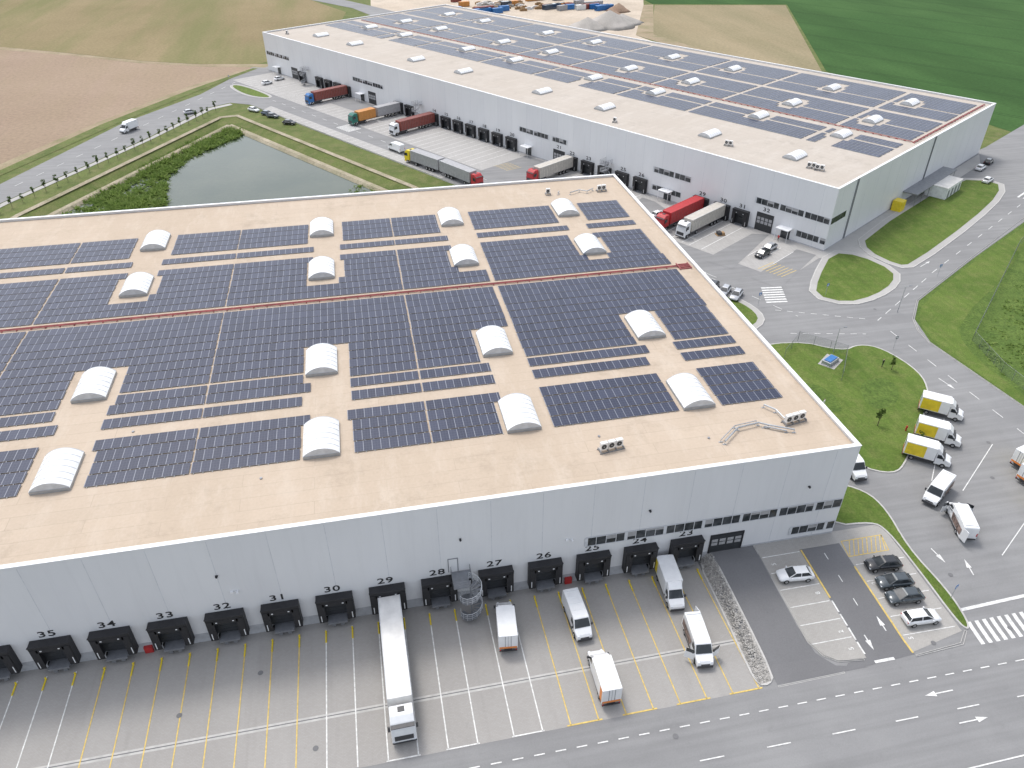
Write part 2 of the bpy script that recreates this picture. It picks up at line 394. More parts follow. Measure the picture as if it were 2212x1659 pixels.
# fields
sheet('field','field1',.0,[(-90,287),(-115,294),(-141,306),(-174,328),(-208,348),(-400,420),(-900,500),(-900,-50),(-200,20),(-172,120),(-160,168),(-137,213),(-112,258)])
sheet('field','field2',.0,[(-93,291),(-115,297),(-141,309),(-174,331),(-208,351),(-400,424),(-900,510),(-900,1500),(-100,1500),(-72,461),(-52,413),(-62,330),(-84,300)])
sheet('field_track','dirt',.03,[(-88,285),(-115,292.5),(-141,304.5),(-174,326.5),(-208,346),(-400,418),(-400,423),(-208,351),(-174,330.5),(-141,308.5),(-115,296.5),(-86,291)])
sheet('construction_ground','sand',.01,[(-40,330),(-38,420),(-30,600),(132,600),(126,425),(118,402),(84,318),(100,230),(20,230)])
sheet('field','field3',.03,[(92,318),(124,400),(198,384),(133,232),(118,215)])
sheet('field','crop',.0,[(135,232),(200,386),(124,404),(132,600),(140,1500),(1400,1500),(1400,300),(330,190),(230,170),(150,140)])
sheet('dirt_path','dirt',.05,[(84,318),(118,402),(124,402),(93,318),(119,215),(112,215)])
sheet('dirt_verge','dirt',.035,[(-155,165),(-133,213),(-112,254),(-92,284),(-96,284),(-116,257),(-139,213),(-161,165)])
sheet('grass_verge','grass',.05,[(-154,163),(-131,213),(-110,252),(-91,284),(-93,285),(-113.5,254),(-136,213),(-157.5,163)])
sheet('road','asphalt',.05,[(-85,600),(-78,470),(-48,425),(-20,345),(10,345),(-38,432),(-66,480),(-70,600)])
P1=[(-170,-90),(45,-90),(45,18.6),(43.7,30.4),(42.8,39),(45.2,47),(50.5,53.3),(73.7,67.6),(99.8,82.9),(220,155),(220,190),(130,134),(80,110),(50,84),(-20,190),(-80,284),(-92,290),(-109,246),(-129,214),(-150,160),(-178,95),(-168,95),(-145,146),(-119,194),(-104,227),(-97,232),(-90,228),(-87.7,224.9),(-25.3,128.3),(-14,105),(-12,60),(-170,60)]
sheet('road','asphalt',.02,P1)
sheet('meadow','meadow',.012,[(44.9,-90),(44.9,18.6),(43.6,30.4),(42.7,39),(45.1,47),(50.4,53.3),(73.6,67.7),(99.7,83),(220,155.2),(230,150),(400,150),(400,-90)])
mow=chaikin([(45.2,-30),(45.2,18),(44.2,30.4),(43.2,39),(45.6,46.6),(51,52.7),(74,67),(100,82),(98,78),(76,60),(52,44),(48,37),(47,28),(47.5,-30)],1)
sheet('lawn','lawn',.03,mow)
kerb('kerb',[(44.9,-40),(44.9,18.6),(43.6,30.4),(42.7,39),(43.3,43),(45.1,47),(50.4,53.3),(73.6,67.7),(99.7,83),(219,155.2),(219,156),(99,83.6),(73.4,68),(50.2,53.6),(44.8,47.2),(43,43.1),(42.4,39),(43.3,30.4),(44.6,18.6),(44.6,-40)],w=.05)
sheet('yard_paving','paver',.03,[(-170,-18.4),(-18.9,-18.4),(-18.6,0.1),(-170,0.1)])
d=Drape(.036); d.line((-170,-12.2),(-18.8,-12.2),.6); d.obj('drainage_channel','kerb')
d=Drape(.042); d.line((-170,-12.2),(-18.8,-12.2),.12); d.obj('drain_grate','asphalt_dark')
p=chaikin([(-18.6,0),(-16.8,0),(-16.7,-10),(-16.8,-17.2),(-17.8,-18.2),(-19.1,-18),(-19.3,-16),(-18.8,-8)],1)
kerb('kerb',p); d=Drape(.1); d.poly(offset(p,-.15)); d.obj('stone_bed','pebble')
mb=MB()
for i in range(1500):
    t=random.random(); y=-.3-17.5*t; x=-18.4-.6*t**2+random.random()*1.5
    s=random.uniform(.05,.13); z=hz(x,y)+.1
    T=Matrix.Translation((x,y,z))@Matrix.Rotation(random.random()*6,4,'Z')@Matrix.Rotation(random.random()*.6,4,'X')
    mb.box(-s,s,-s*.7,s*.7,-s*.5,s*.6,0,T)
o=mb.obj('stones','pebble'); o['kind']='stuff'
# ramp and parking
sheet('ramp_road','asphalt_dark',.035,[(-16.7,.1),(-11.2,.1),(-11.3,-12),(-10.9,-15.5),(-9.5,-17.4),(-6,-18.3),(-17,-18.3)])
d=Drape(.04); d.poly([(-11.1,0.1),(-5.7,0.1),(-5.6,-17.2),(-9,-16.9),(-10.3,-15.9),(-11.1,-14.2)]); d.obj('parking_paving','paver_light')
d=Drape(.04); d.poly([(-5.7,.1),(7.1,.1),(7.1,-3.4),(-.1,-3.4),(-.1,-1.9),(-5.7,-1.9)]); d.poly([(-.1,-3.4),(7.1,-3.4),(7.3,-16.2),(-.05,-17.6)]); d.obj('parking_paving','paver_light')
sheet('parking_lane','asphalt_dark',.037,[(-5.65,-1.85),(-.1,-1.85),(0,-17.9),(-9,-18.3),(-8,-17.4),(-5.6,-17.2)])
kerb('kerb',[(-11.15,-.2),(-11.15,-14.2),(-10.3,-16.1),(-9,-17.1),(-6,-17.5),(-6,-17.3),(-8.9,-16.9),(-10.1,-15.9),(-10.95,-14.1),(-10.95,-.2)],w=.04,h=.12)
kerb('kerb',[(-17,-18.62),(-9,-18.5),(-9,-18.3),(-17,-18.42)],w=.05,h=.045)
kerb('kerb',[(0,-18.0),(6,-17.6),(7.6,-16.2),(7.8,-16.4),(6.2,-17.9),(0,-18.2)],w=.05,h=.1)
island('lawn',[(.3,.9),(6.2,.5),(7.1,-1),(7.4,-8),(7.4,-15.0),(8,-16.4),(8.9,-15.4),(9.3,-11),(8.3,-4),(9.6,2.4),(8.9,6.3),(5,9),(.3,11)],'lawn')
island('lawn',[(2,43),(18.9,45),(25.5,39.5),(29.7,41.2),(33.2,39),(35.0,31),(32.6,25),(27.2,19.2),(18.2,10.4),(14.7,8.2),(10.5,11),(7,22),(2,30)],'lawn')
island('lawn',[(53.8,76),(57,82.5),(103,111.5),(113,108),(107,100),(87.6,86),(59,68),(56,68.2)],'lawn',path=1.5,it=1)
island('lawn',[(45.4,76.6),(50.6,74.2),(53.4,66),(50,61),(43,56.9),(36,55.4),(31.6,59.4),(36,66)],'lawn',path=1.4,it=1)
island('lawn',[(4,70),(12,66),(17,57),(15.5,51),(4,48)],'lawn',path=1.3)
sheet('pavement','concrete',.06,[Bw(0,0),Bw(0,-3),Bw(-1,-4),(50,73.5),(54,72),(54.5,80),(118,121),(124,129)])
sheet('apron_paving','paverB',.035,[Bw(-1,0.2),Bw(-1,-19),Bw(30,-19),Bw(236,-18.5),Bw(236,.2)])
sheet('apron_lane','asphalt',.05,[(32.9,89.9),(36.5,88.5),(20.5,73.8),(16,79)])
sheet('apron_lane','asphalt',.05,[(38.8,80.0),(41.5,76.4),(26,63.5),(22.5,69.1)])
sheet('apron_lane','asphalt',.05,[Bw(76,-1),Bw(92,-1),Bw(92,-19.5),Bw(76,-19.5)])
sheet('road','asphalt',.045,[Bw(28,-10),Bw(44,-3),Bw(48,-3),Bw(44,-20),Bw(28,-20)])
sheet('apron_lane','asphalt',.05,[Bw(160,-1),Bw(181,-1),Bw(181,-10),Bw(160,-10)])
sheet('parking_paving','paverB',.04,[Bw(95,-27),Bw(192,-27),Bw(190,-31),Bw(95,-31)])
sheet('pavement','concrete',.05,[(-163,104),(-144.5,146),(-118.5,193.5),(-104,226),(-97,231),(-96,229),(-102.6,224),(-117,193),(-143,145),(-161,103)])
kerb('kerb',[Bw(75,-31),Bw(75,-31.5),Bw(193,-31.5),Bw(193,-31)],w=.08)
island('lawn',[Bw(200,-21),Bw(215,-20),Bw(228,-21),Bw(227,-24),Bw(210,-26)],'lawn',path=1)
for pts in ([(20,22),(27,24),(29,31),(22,30)],[(11,26),(16,22),(17,30),(12,33)]):
    sheet('long_grass','meadow',.118,chaikin(pts,2))
# ------------------------------------------------------------------ markings
docksA=[(23,-20.65),(24,-26.65),(25,-32.65),(26,-38.65),(27,-44.65),(28,-51.4),(29,-57.4),(30,-63.4),(31,-69.4),(32,-75.4),(33,-81.4),(34,-87.4),(35,-93.4),(36,-99.4),(37,-105.4)]
wl=Drape(.055); yl=Drape(.055)
for n,x in docksA:
    D=yl if n in (23,24,25,26,31,32,33,34) else wl
    for s in (-1.5,1.5): D.line((x+s,-1.2),(x+s,-18.3),.13)
    if n<27: yl.line((x-1.9,-18.3),(x+1.9,-18.3),.16)
    elif n in(27,28,29): wl.line((x-1.7,-18.3),(x+1.7,-18.3),.14)
yl.line((-5.5,-2),(-5.5,-9.2),.22); wl.dash((-5.5,-9.6),(-5.5,-16.8),.2,1.6,.25)
yl.line((-.1,-5.6),(-.1,-17.7),.22)
wl.line((-5,-17.9),(-2.6,-17.9),.35)
for a,b in (((.3,-1.7),(6,-1.7)),((6,-1.7),(5.6,-4.1)),((5.6,-4.1),(0,-4.1)),((0,-4.1),(.3,-1.7))): yl.line(a,b,.12)
for i in range(9):
    x=.2+i*.62; yl.line((x,-4.0),(min(6,x+1.2),-1.8),.11)
for i in range(6):
    y=-2.2-i*2.45; wl.line((-10.9,y),(-5.8,y),.1)
for i in range(5):
    y=-5.4-i*2.5; wl.line((.2,y),(6.9,y-.1),.1)
wl.dash((-2.8,-3),(-2.8,-12),.1,1.0,2.4)
wl.dash((-60,-20.6),(60,-21.2),.13,1.1,1.1)
wl.dash((-43,-24.4),(9,-24.8),.13,2.6,4.6)
wl.line((-60,-31.2),(30,-30.2),.14)
def arrow(D,x,y,ang,L=3.2,s=1.):
    T=Matrix.Rotation(ang,2); o=Vector((x,y))
    D.line(o-T@Vector((L/2,0)),o+T@Vector((L/2-1.1,0)),.14)
    D.poly([o+T@Vector((L/2-1.1,.32)),o+T@Vector((L/2-1.1,-.32)),o+T@Vector((L/2+.2,0))])
arrow(wl,-.4,-22.7,math.pi); arrow(wl,.9,-26.2,0)
arrow(wl,-1.4,-13.6,R(90),1.8); arrow(wl,-4.2,-15.4,R(-90),1.8)
for i in range(9):
    x=8.6+i*1.0; wl.poly([(x,-15.3),(x+.5,-15.3),(x+.1,-18.3),(x-.4,-18.3)])
wl.line((8.9,-13.7),(18,-13.4),.4)
wl.line((19.1,6.1),(30.3,18.5),.12); wl.line((22.1,3.5),(33.3,11.5),.12); wl.line((19.4,-7.6),(27,-2.9),.12); wl.line((15.5,9.5),(24,17.5),.12)
wl.dash((38,44),(40,8),.13,2.2,2.8)
wl.dash((118,99.5),(60,63),.13,2.5,4); wl.dash((58,61.5),(38,48),.13,2.5,2)
wl.dash((36,49),(20,56),.13,1.1,1.1); wl.dash((19.5,47),(33,44),.13,1.1,1.1)
wl.dash((12,75),(24,52.5),.13,2,3)
arrow(wl,14.5,72.5,R(120),4); arrow(wl,62,67.5,R(28),4); arrow(wl,37,27,R(-80),3.2); arrow(wl,14,-8.5,R(80),2.2); arrow(wl,11.3,-6,R(-80),2.2)
for i in range(7):
    wl.line((20.6+.3*i,58.8+i*.95),(24.9+.3*i,58.3+i*.95),.5)
for i in range(6): wl.line((128+i*.9,112-i*1.3),(133+i*.9,115-i*1.3),.5)
for i in range(6): wl.line((110+i*.8,97-i*1.1),(115+i*.8,100-i*1.1),.5)
Bdocks=[(22,75),(23,69),(24,63),(25,57),(26,51),(29,32.4),(30,26.45),(31,21.2),(20,98.8),(19,104.9),(18,110.9),(17,116.9),(16,122.9),(15,128.8),(14,134.8),(12,147.5),(11,153.4),(10,184),(9,190),(8,196),(7,202),(6,214)]
for n,l in Bdocks:
    for s in (-1.6,1.6): wl.line(Bw(l+s,-1.5),Bw(l+s,-18.5),.16)
for l in range(184,234,3): wl.line(Bw(l,-12),Bw(l,-18.5),.14)
for l in range(140,184,3): wl.line(Bw(l,-11),Bw(l,-18.5),.14)
for l in range(97,190,3): wl.line(Bw(l,-27.2),Bw(l,-31),.12)
for l in (4.5,7.5,10.5): wl.line(Bw(l,-5),Bw(l,-14),.14)
for i in range(7): yl.line(Bw(-0.5+i*.9,-13),Bw(.2+i*.9,-18),.14)
for i in range(8): wl.line(Bw(148+i*.9,-20),Bw(148+i*.9,-25),.5)
for i in range(8): wl.line(Bw(216+i*1.,-20.5),Bw(216+i*1.,-25),.5)
wl.dash(Bw(40,-23),Bw(215,-22.6),.14,2.5,4)
wl.dash((-172,100),(-98,262),.14,3,5)
for i in range(6): yl.line(Bw(86+i*1.0,-9),Bw(87+i*1.0,-14),.14)
wl.obj('road_markings','white_line'); yl.obj('yellow_markings','yellow_line')
# ------------------------------------------------------------------ text
def text(s,parent,loc,rot,size,mat,name,sx=1.0,ext=.01,bold=.012):
    c=bpy.data.curves.new('t','FONT'); c.body=s; c.size=size; c.align_x='CENTER'; c.align_y='CENTER'; c.extrude=ext; c.offset=bold*size; c.space_character=1.12
    t=bpy.data.objects.new('t',c); COL.objects.link(t); bpy.context.view_layer.update()
    me=bpy.data.meshes.new_from_object(t.evaluated_get(bpy.context.evaluated_depsgraph_get()))
    bpy.data.objects.remove(t); me.materials.clear(); me.materials.append(MAT[mat])
    o=bpy.data.objects.new(name,me); COL.objects.link(o); o.parent=parent; o.location=loc; o.rotation_euler=rot; o.scale=(sx,1,1); return o
for s,x,y in (('5',-9.9,-3.4),('8',-6.6,-8.3),('2',-6.6,-13.6),('5',-6.6,-15.8),('5',.9,-15.9),('2',.9,-8.3)):
    o=text(s,None,(x,y,hz(x,y)+.065),(0,0,R(90)),.8,'white_line','parking_number',1,.002); o['kind']='structure'
# ------------------------------------------------------------------ warehouse
def wallbox(mb,x0,x1,y0,y1,z0,z1,t=.35):
    mb.box(x0,x1,y0,y0+t,z0,z1); mb.box(x0,x1,y1-t,y1,z0,z1); mb.box(x0,x0+t,y0+t,y1-t,z0,z1); mb.box(x1-t,x1,y0+t,y1-t,z0,z1)
dock_proto=None
def dock_part(parent,x,num,ground):
    global dock_proto
    if dock_proto is None:
        mb=MB()
        mb.box(-2.05,-1.45,-.95,-.02,-.15,3.1); mb.box(1.45,2.05,-.95,-.02,-.15,3.1); mb.box(-2.05,2.05,-1.0,-.02,3.1,3.55)
        mb.box(-1.95,-1.2,-1.02,-.96,-.1,3.05); mb.box(1.2,1.95,-1.02,-.96,-.1,3.05); mb.box(-1.4,1.4,-1.02,-.96,2.55,3.1)
        mb.box(-2.08,2.08,-1.1,-.9,3.5,3.58)
        for s in (-1,1): mb.box(s*1.2-.17,s*1.2+.17,-.42,-.02,-.75,-.15)
        for s in (-1,1): mb.box(s*1.75-.05,s*1.75+.05,-1.04,-1.025,0.1,1.1,1)
        mb.box(-1.0,-.8,-1.04,-1.025,2.75,2.9,1); mb.box(.8,1.0,-1.04,-1.025,2.75,2.9,1)
        a=mb.obj('dock_door',['black','white'],bevel=.02)
        mb=MB(); mb.box(-1.45,1.45,-.1,-.03,0,2.9)
        for z in (.6,1.2,1.8,2.4): mb.box(-1.45,1.45,-.115,-.1,z,z+.03)
        b=mb.obj('door_panel','black2',parent=a)
        mb=MB(); mb.box(-.5,.5,-.13,-.116,1.5,1.78); c=mb.obj('door_window','glass',parent=a)
        mb=MB(); mb.box(-1.1,1.1,-1.25,-.12,-.16,-.04); mb.box(-1.1,1.1,-1.3,-1.2,-.3,-.05); mb.box(-.7,-.3,-1.1,-.9,-.9,-.1); mb.box(.3,.7,-1.1,-.9,-.9,-.1)
        mb.box(-1.0,1.0,-.3,-.03,-1.1,-.16)
        e=mb.obj('dock_leveller','dsteel',parent=a)
        dock_proto=a; a.parent=parent; a.location=(x,0,ground); o=a
    else:
        o=clone(dock_proto,(x,0,ground),0); o.parent=parent
    if num: text(str(num),parent,(x-.1,-.025,ground+4.25),(R(90),0,0),1.25,'text','dock_number',1.4)
    return o
def window_strip(parent,x0,x1,z0,z1,step=1.25):
    mb=MB(); fr=MB()
    mb.box(x0,x1,-.045,-.005,z0,z1)
    for a,b in ((z0-.06,z0+.03),(z1-.03,z1+.06)): fr.box(x0-.06,x1+.06,-.09,-.047,a,b)
    n=max(1,round((x1-x0)/step))
    for i in range(n+1):
        x=x0+(x1-x0)*i/n; w=.035 if i%4 else .2
        fr.box(x-w,x+w,-.085,-.046,z0+.03,z1-.03)
    g=mb.obj('window','glass',parent=parent); f=fr.obj('window_frame','joint',parent=g)
    for i in range(n):
        if random.random()<.4:
            bl=MB(); a=x0+(x1-x0)*i/n; b=x0+(x1-x0)*(i+1)/n; bl.box(a+.05,b-.05,-.0465,-.0455,z1-(z1-z0)*random.uniform(.2,.7),z1-.03)
            bl.obj('blind','grey_tarp',parent=g)
    return g
def warehouse(label,loc,rot,L,Wd,H,rm,side_joint=6.0,zb=-1.4):
    e=empty('warehouse',loc,rot); tag(e,label,'warehouse')
    mb=MB(); wallbox(mb,-L,0,0,Wd,zb,H); mb.obj('wall','wall',parent=e)
    j=MB(); x=-3.
    while x>-L: 
        j.box(x-.035,x+.035,-.006,.02,0.32,H-.3); x-=6.0
    y=3.
    while y<Wd: j.box(-.02,.006,y-.035,y+.035,.32,H-.3); y+=6.
    j.obj('panel_joint','joint',parent=e)
    pl=MB(); pl.box(-L-.01,.012,-.012,.01,zb,.28); pl.box(-.01,.014,.012,Wd,zb,.28); pl.obj('plinth','plinth',parent=e)
    rf=MB(); rf.box(-L+.36,-.36,.36,Wd-.36,H-.75,H-.42); rf.obj('roof',rm,parent=e)
    cp=MB(); t=.5; o=.06
    cp.box(-L-o,o,-o,t,H,H+.08); cp.box(-L-o,o,Wd-t,Wd+o,H,H+.08); cp.box(-L-o,-L+t,t,Wd-t,H,H+.08); cp.box(-t,o,t,Wd-t,H,H+.08)
    cp.obj('coping','coping',parent=e)
    return e
A=warehouse('large white warehouse with beige roof covered in solar panels',(0,0,0),0,150,95.3,14.67,'roofA')
for n,x in docksA: dock_part(A,x,n,.0)
window_strip(A,-33.6,-.1,4.75,6.15); window_strip(A,-6.3,-.15,.95,2.3)
for zz0,zz1 in ((4.75,6.15),(.95,2.3)):
    g=MB(); g.box(.005,.045,.1,6,zz0,zz1); g=g.obj('window','glass',parent=A)
    f=MB(); 
    for i in range(6): f.box(.046,.085,.1+i*1.2-.03,.1+i*1.2+.03,zz0,zz1)
    f.box(.046,.09,0.05,6,zz1,zz1+.06); f.box(.046,.09,.05,6,zz0-.06,zz0); f.obj('window_frame','dsteel',parent=g)
def bigdoor(parent,x0,x1,z1,glassy=True):
    mb=MB(); mb.box(x0,x1,-.06,-.01,.02,z1); 
    for k in range(1,5): mb.box(x0,x1,-.075,-.06,z1*k/5,z1*k/5+.04)
    d=mb.obj('sectional_door','black2',parent=parent)
    f=MB(); f.box(x0-.15,x0,-.12,-.01,0,z1+.15); f.box(x1,x1+.15,-.12,-.01,0,z1+.15); f.box(x0,x1,-.12,-.01,z1,z1+.15); f.obj('door_frame','black',parent=d)
    if glassy:
        g=MB(); w=(x1-x0)/4
        for i in range(4): g.box(x0+w*i+.12,x0+w*(i+1)-.12,-.082,-.077,z1*.42,z1*.58); g.box(x0+w*i+.12,x0+w*(i+1)-.12,-.082,-.077,z1*.62,z1*.78)
        g.obj('door_window','grey_tarp',parent=d)
    return d
bigdoor(A,-17.2,-13.0,3.0)
def walllamp(parent,x,z):
    mb=MB(); mb.box(x-.13,x+.13,-.28,-.01,z-.07,z+.07); mb.cyl((x,-.23,z-.05),(x,-.32,z-.12),.07,.09,8); mb.obj('wall_lamp','black',parent=parent)
for x in (-5.5,-26,-48.6,-75,-99): walllamp(A,x,9.2)
for x in (-36,-74): 
    mb=MB(); mb.box(x-.15,x+.15,-.25,-.01,6.3,6.5); mb.box(x+.15,x+.7,-.12,-.05,6.3,6.36); mb.box(x+.5,x+.7,-.35,-.01,6.2,6.4); mb.obj('security_camera','white',parent=A)
mb=MB(); mb.box(-50.1,-49.1,-.05,-.008,4.0,6.1); mb.obj('escape_door','wall',parent=A)
mb=MB(); mb.box(-50.2,-50.1,-.06,-.008,4.0,6.2); mb.box(-49.1,-49.0,-.06,-.008,4.0,6.2); mb.box(-50.1,-49.1,-.06,-.008,6.1,6.2); mb.obj('escape_door_frame','dsteel',parent=A)
for x in (-35.6,-84.4):
    mb=MB(); mb.box(x-.45,x+.45,-.35,0,-1.15,-.2); mb.box(x-.4,x+.4,-.37,-.355,-1.05,-.3)
    tag(mb.obj('fire_hose_cabinet','red'),'red hydrant cabinet against the warehouse wall','cabinet','red hydrant cabinets by the docks')
for n,x in docksA:
    for s in (-1.5,1.5):
        mb=MB(); mb.cyl((x+s,-1.6,-1.12),(x+s,-3.0,-1.12),.09,n=8); mb.cyl((x+s,-1.6,-1.2),(x+s,-1.6,-.85),.1,n=8)
        tag(mb.obj('wheel_guide','yellow'),'yellow steel wheel guide on the dock paving','wheel guide','yellow wheel guides at the docks')
Bd=warehouse('very long white warehouse with solar panels and dock doors',(B0.x,B0.y,0),BA,240.8,95.3,14.3,'roofB')
for n,l in Bdocks: dock_part(Bd,-l,n if l<140 else 0,.15)
for a,b,z0,z1 in ((223,240,6.3,7.6),(162,180,6.2,7.5),(84.2,95.9,6.2,7.5),(77.2,82.8,6.2,7.5),(36.3,47.5,6.2,7.6),(38.6,47.5,1.7,3.0),(.1,18.3,6.2,7.6),(.1,7.2,1.5,2.9)):
    window_strip(Bd,-b,-a,z0,z1,1.5)
bigdoor(Bd,-82,-78,4.0); bigdoor(Bd,-17.2,-13.2,4.2); bigdoor(Bd,-171,-167,4.0); bigdoor(Bd,-222,-218,4.0)
text('21',Bd,(-80,-.02,5.0),(R(90),0,0),1.2,'text','dock_number',1.4); text('32',Bd,(-15.2,-.02,5.2),(R(90),0,0),1.2,'text','dock_number',1.4)
g=MB(); g.box(.005,.045,.1,7,6.2,7.6); g.obj('window','glass',parent=Bd)
for l in (9.6,42.5,92,175,232):
    mb=MB(); mb.box(-l-1.6,-l+1.6,-2.2,-.02,2.75,2.9); mb.cyl((-l-1.5,-2.1,.05),(-l-1.5,-2.1,2.75),.05,n=6); mb.cyl((-l+1.5,-2.1,.05),(-l+1.5,-2.1,2.75),.05,n=6)
    c=mb.obj('entrance_canopy','coping',parent=Bd); mb=MB(); mb.box(-l-1.1,-l+1.1,-.07,-.01,.05,2.4); mb.obj('glass_door','glass',parent=c)
for w_ in (9,52):
    mb=MB()
    for y in (w_,w_+.6): mb.box(.01,.16,y-.04,y+.04,.3,14.3)
    for k in range(28): mb.box(.06,.1,w_,w_+.6,.5+k*.5,.55+k*.5)
    mb.obj('ladder','dsteel',parent=Bd)
mb=MB(); mb.box(.01,3.6,40,66,3.0,3.25); 
for k in range(7): mb.box(3.3,3.4,40.3+k*4.2,40.4+k*4.2,0,3.0)
mb.obj('lean_to_canopy','dsteel',parent=Bd)
mb=MB(); mb.box(.3,2.6,34,36.6,0,2.4); mb.box(.3,2.6,34,36.6,2.4,2.6); mb.obj('utility_cabinet','yellow',parent=Bd,bevel=.05)
def spiral(loc,rot,z0,z1,label):
    e=empty('spiral_staircase',loc,rot); tag(e,label,'staircase','spiral escape stairs on the warehouses')
    r=1.3; n=int((z1-z0)/.2); mb=MB(); hr=MB(); 
    mb.cyl((0,0,z0),(0,0,z1+1.1),.09,n=8)
    pts=[]
    for i in range(n):
        a0=R(90)-i*R(26); a1=a0-R(26); z=z1-i*.2
        mb.face([(0.09*math.cos(a0),.09*math.sin(a0),z),(r*math.cos(a0),r*math.sin(a0),z),(r*math.cos(a1),r*math.sin(a1),z)])
        mb.face([(r*math.cos(a0),r*math.sin(a0),z),(r*math.cos(a1),r*math.sin(a1),z),(r*math.cos(a1),r*math.sin(a1),z-.2),(r*math.cos(a0),r*math.sin(a0),z-.2)])
        p=Vector((r*math.cos(a0),r*math.sin(a0),z)); pts.append(p)
        hr.cyl(p,p+Vector((0,0,1.0)),.022,n=5)
    for a,b in zip(pts,pts[1:]):
        for h in (1.0,.66,.33): hr.cyl(a+Vector((0,0,h)),b+Vector((0,0,h)),.035 if h>.9 else .018,n=5)
    mb.obj('step','dsteel',parent=e,fix=False); hr.obj('handrail','rib',parent=e)
    pf=MB(); pf.box(-1.9,.3,.0,3.0-.4,z1-.06,z1)
    for x in (-1.9,.3):
        for y in (.05,.9,1.7,2.5): pf.cyl((x,y,z1),(x,y,z1+1.05),.03,n=5)
        for h in (.35,.7,1.05): pf.cyl((x,.05,z1+h),(x,2.5,z1+h),.028,n=5)
    for h in (.35,.7,1.05): pf.cyl((-1.9,.05,z1+h),(-.3,.05,z1+h),.028,n=5)
    pf.obj('landing','dsteel',parent=e); return e
spiral((-48.0,-2.7,0),0,-1.2,4.0,'galvanised spiral escape stair beside a dock door')
for l in (61,141,209):
    x,y=Bw(l,-2.8); spiral((x,y,0),BA,0,5.2,'galvanised spiral escape stair on the long warehouse wall')
# ------------------------------------------------------------------ solar rows
def panel_row(x0,x1,wid=1.92,tilt=R(1.2)):
    L=x1-x0; mb=MB(); h=wid*math.tan(tilt); t=.10
    mb.face([(0,0,t+.04),(L,0,t+.04),(L,wid,t+.04+h),(0,wid,t+.04+h)],0)
    mb.face([(0,0,t),(0,wid,t+h),(L,wid,t+h),(L,0,t)],1)
    mb.face([(0,0,t),(L,0,t),(L,0,t+.04),(0,0,t+.04)],1); mb.face([(0,wid,t+h),(0,wid,t+.04+h),(L,wid,t+.04+h),(L,wid,t+h)],1)
    mb.face([(0,0,t),(0,0,t+.04),(0,wid,t+.04+h),(0,wid,t+h)],1); mb.face([(L,0,t),(L,wid,t+h),(L,wid,t+.04+h),(L,0,t+.04)],1)
    x=.3
    while x<L: 
        mb.box(x,x+.07,-.13,wid+.13,0,t-.002,1); x+=1.04
    return mb
segO=[(-130,-106.3),(-106,-96.4),(-89.4,-78.15),(-77.95,-65.7),(-59.4,-50.25),(-50.05,-41.4),(-34.9,-18.4),(-12.6,-4.1)]
segF=[(-130,-106.3),(-106,-78.15),(-77.95,-50.25),(-50.05,-35.7),(-34.9,-3.8)]
RZ=14.67-.42
def add_rows(ys,segs,step=0):
    for y in ys:
        for s in segs:
            x0,x1=s
            if step and s[1] in (-96.4,-65.7,-41.4,-18.4): x1+=step*1.04*random.choice([.0,1,1])
            if step and s[0] in (-89.4,-59.4,-12.6): x0-=step*1.04*random.choice([.0,.6,1])
            mb=panel_row(x0,x1); o=mb.obj('solar_panel_row',['solar','steel'],loc=(x0+random.uniform(-.04,.04),y,RZ),fix=False)
            tag(o,'dark blue solar panel row on the beige flat roof','solar panel','solar panel rows on the beige roof')
add_rows([11.4,13.6,15.8],segO); add_rows([18.0],segO,1); add_rows([22.2],segO,1)
two=[s for s in segO if s[0] in (-130,-106,-59.4,-50.05,-34.9,-12.6)]; one=[s for s in segO if s not in two]
add_rows([25.2],segO,1); add_rows([27.4],one); add_rows([27.8],two)
add_rows([30.0,32.2],segO); add_rows([34.4],segO,0); add_rows([36.6,38.8,41.0,43.2,45.3,47.4],segF)
add_rows([51.5,53.7],segF); add_rows([55.9],segO,1); add_rows([58.1,60.3,62.5],segO);add_rows([64.7,69.0],segO,1); add_rows([72.8,75.0,77.2,79.4],segO)
skL=[17.5,41,75.5,99.8,135.3,160,196.5,219.5]; skW=[37,55,79]
seg=[(3.5,22),(23.4,57.1),(58.4,82.5),(83.8,116.7),(118,142.2),(143.6,177.4),(178.7,202.8),(204.2,238)]
bands=[(27.2,43.0),(45.4,66),(68.2,92.8)]
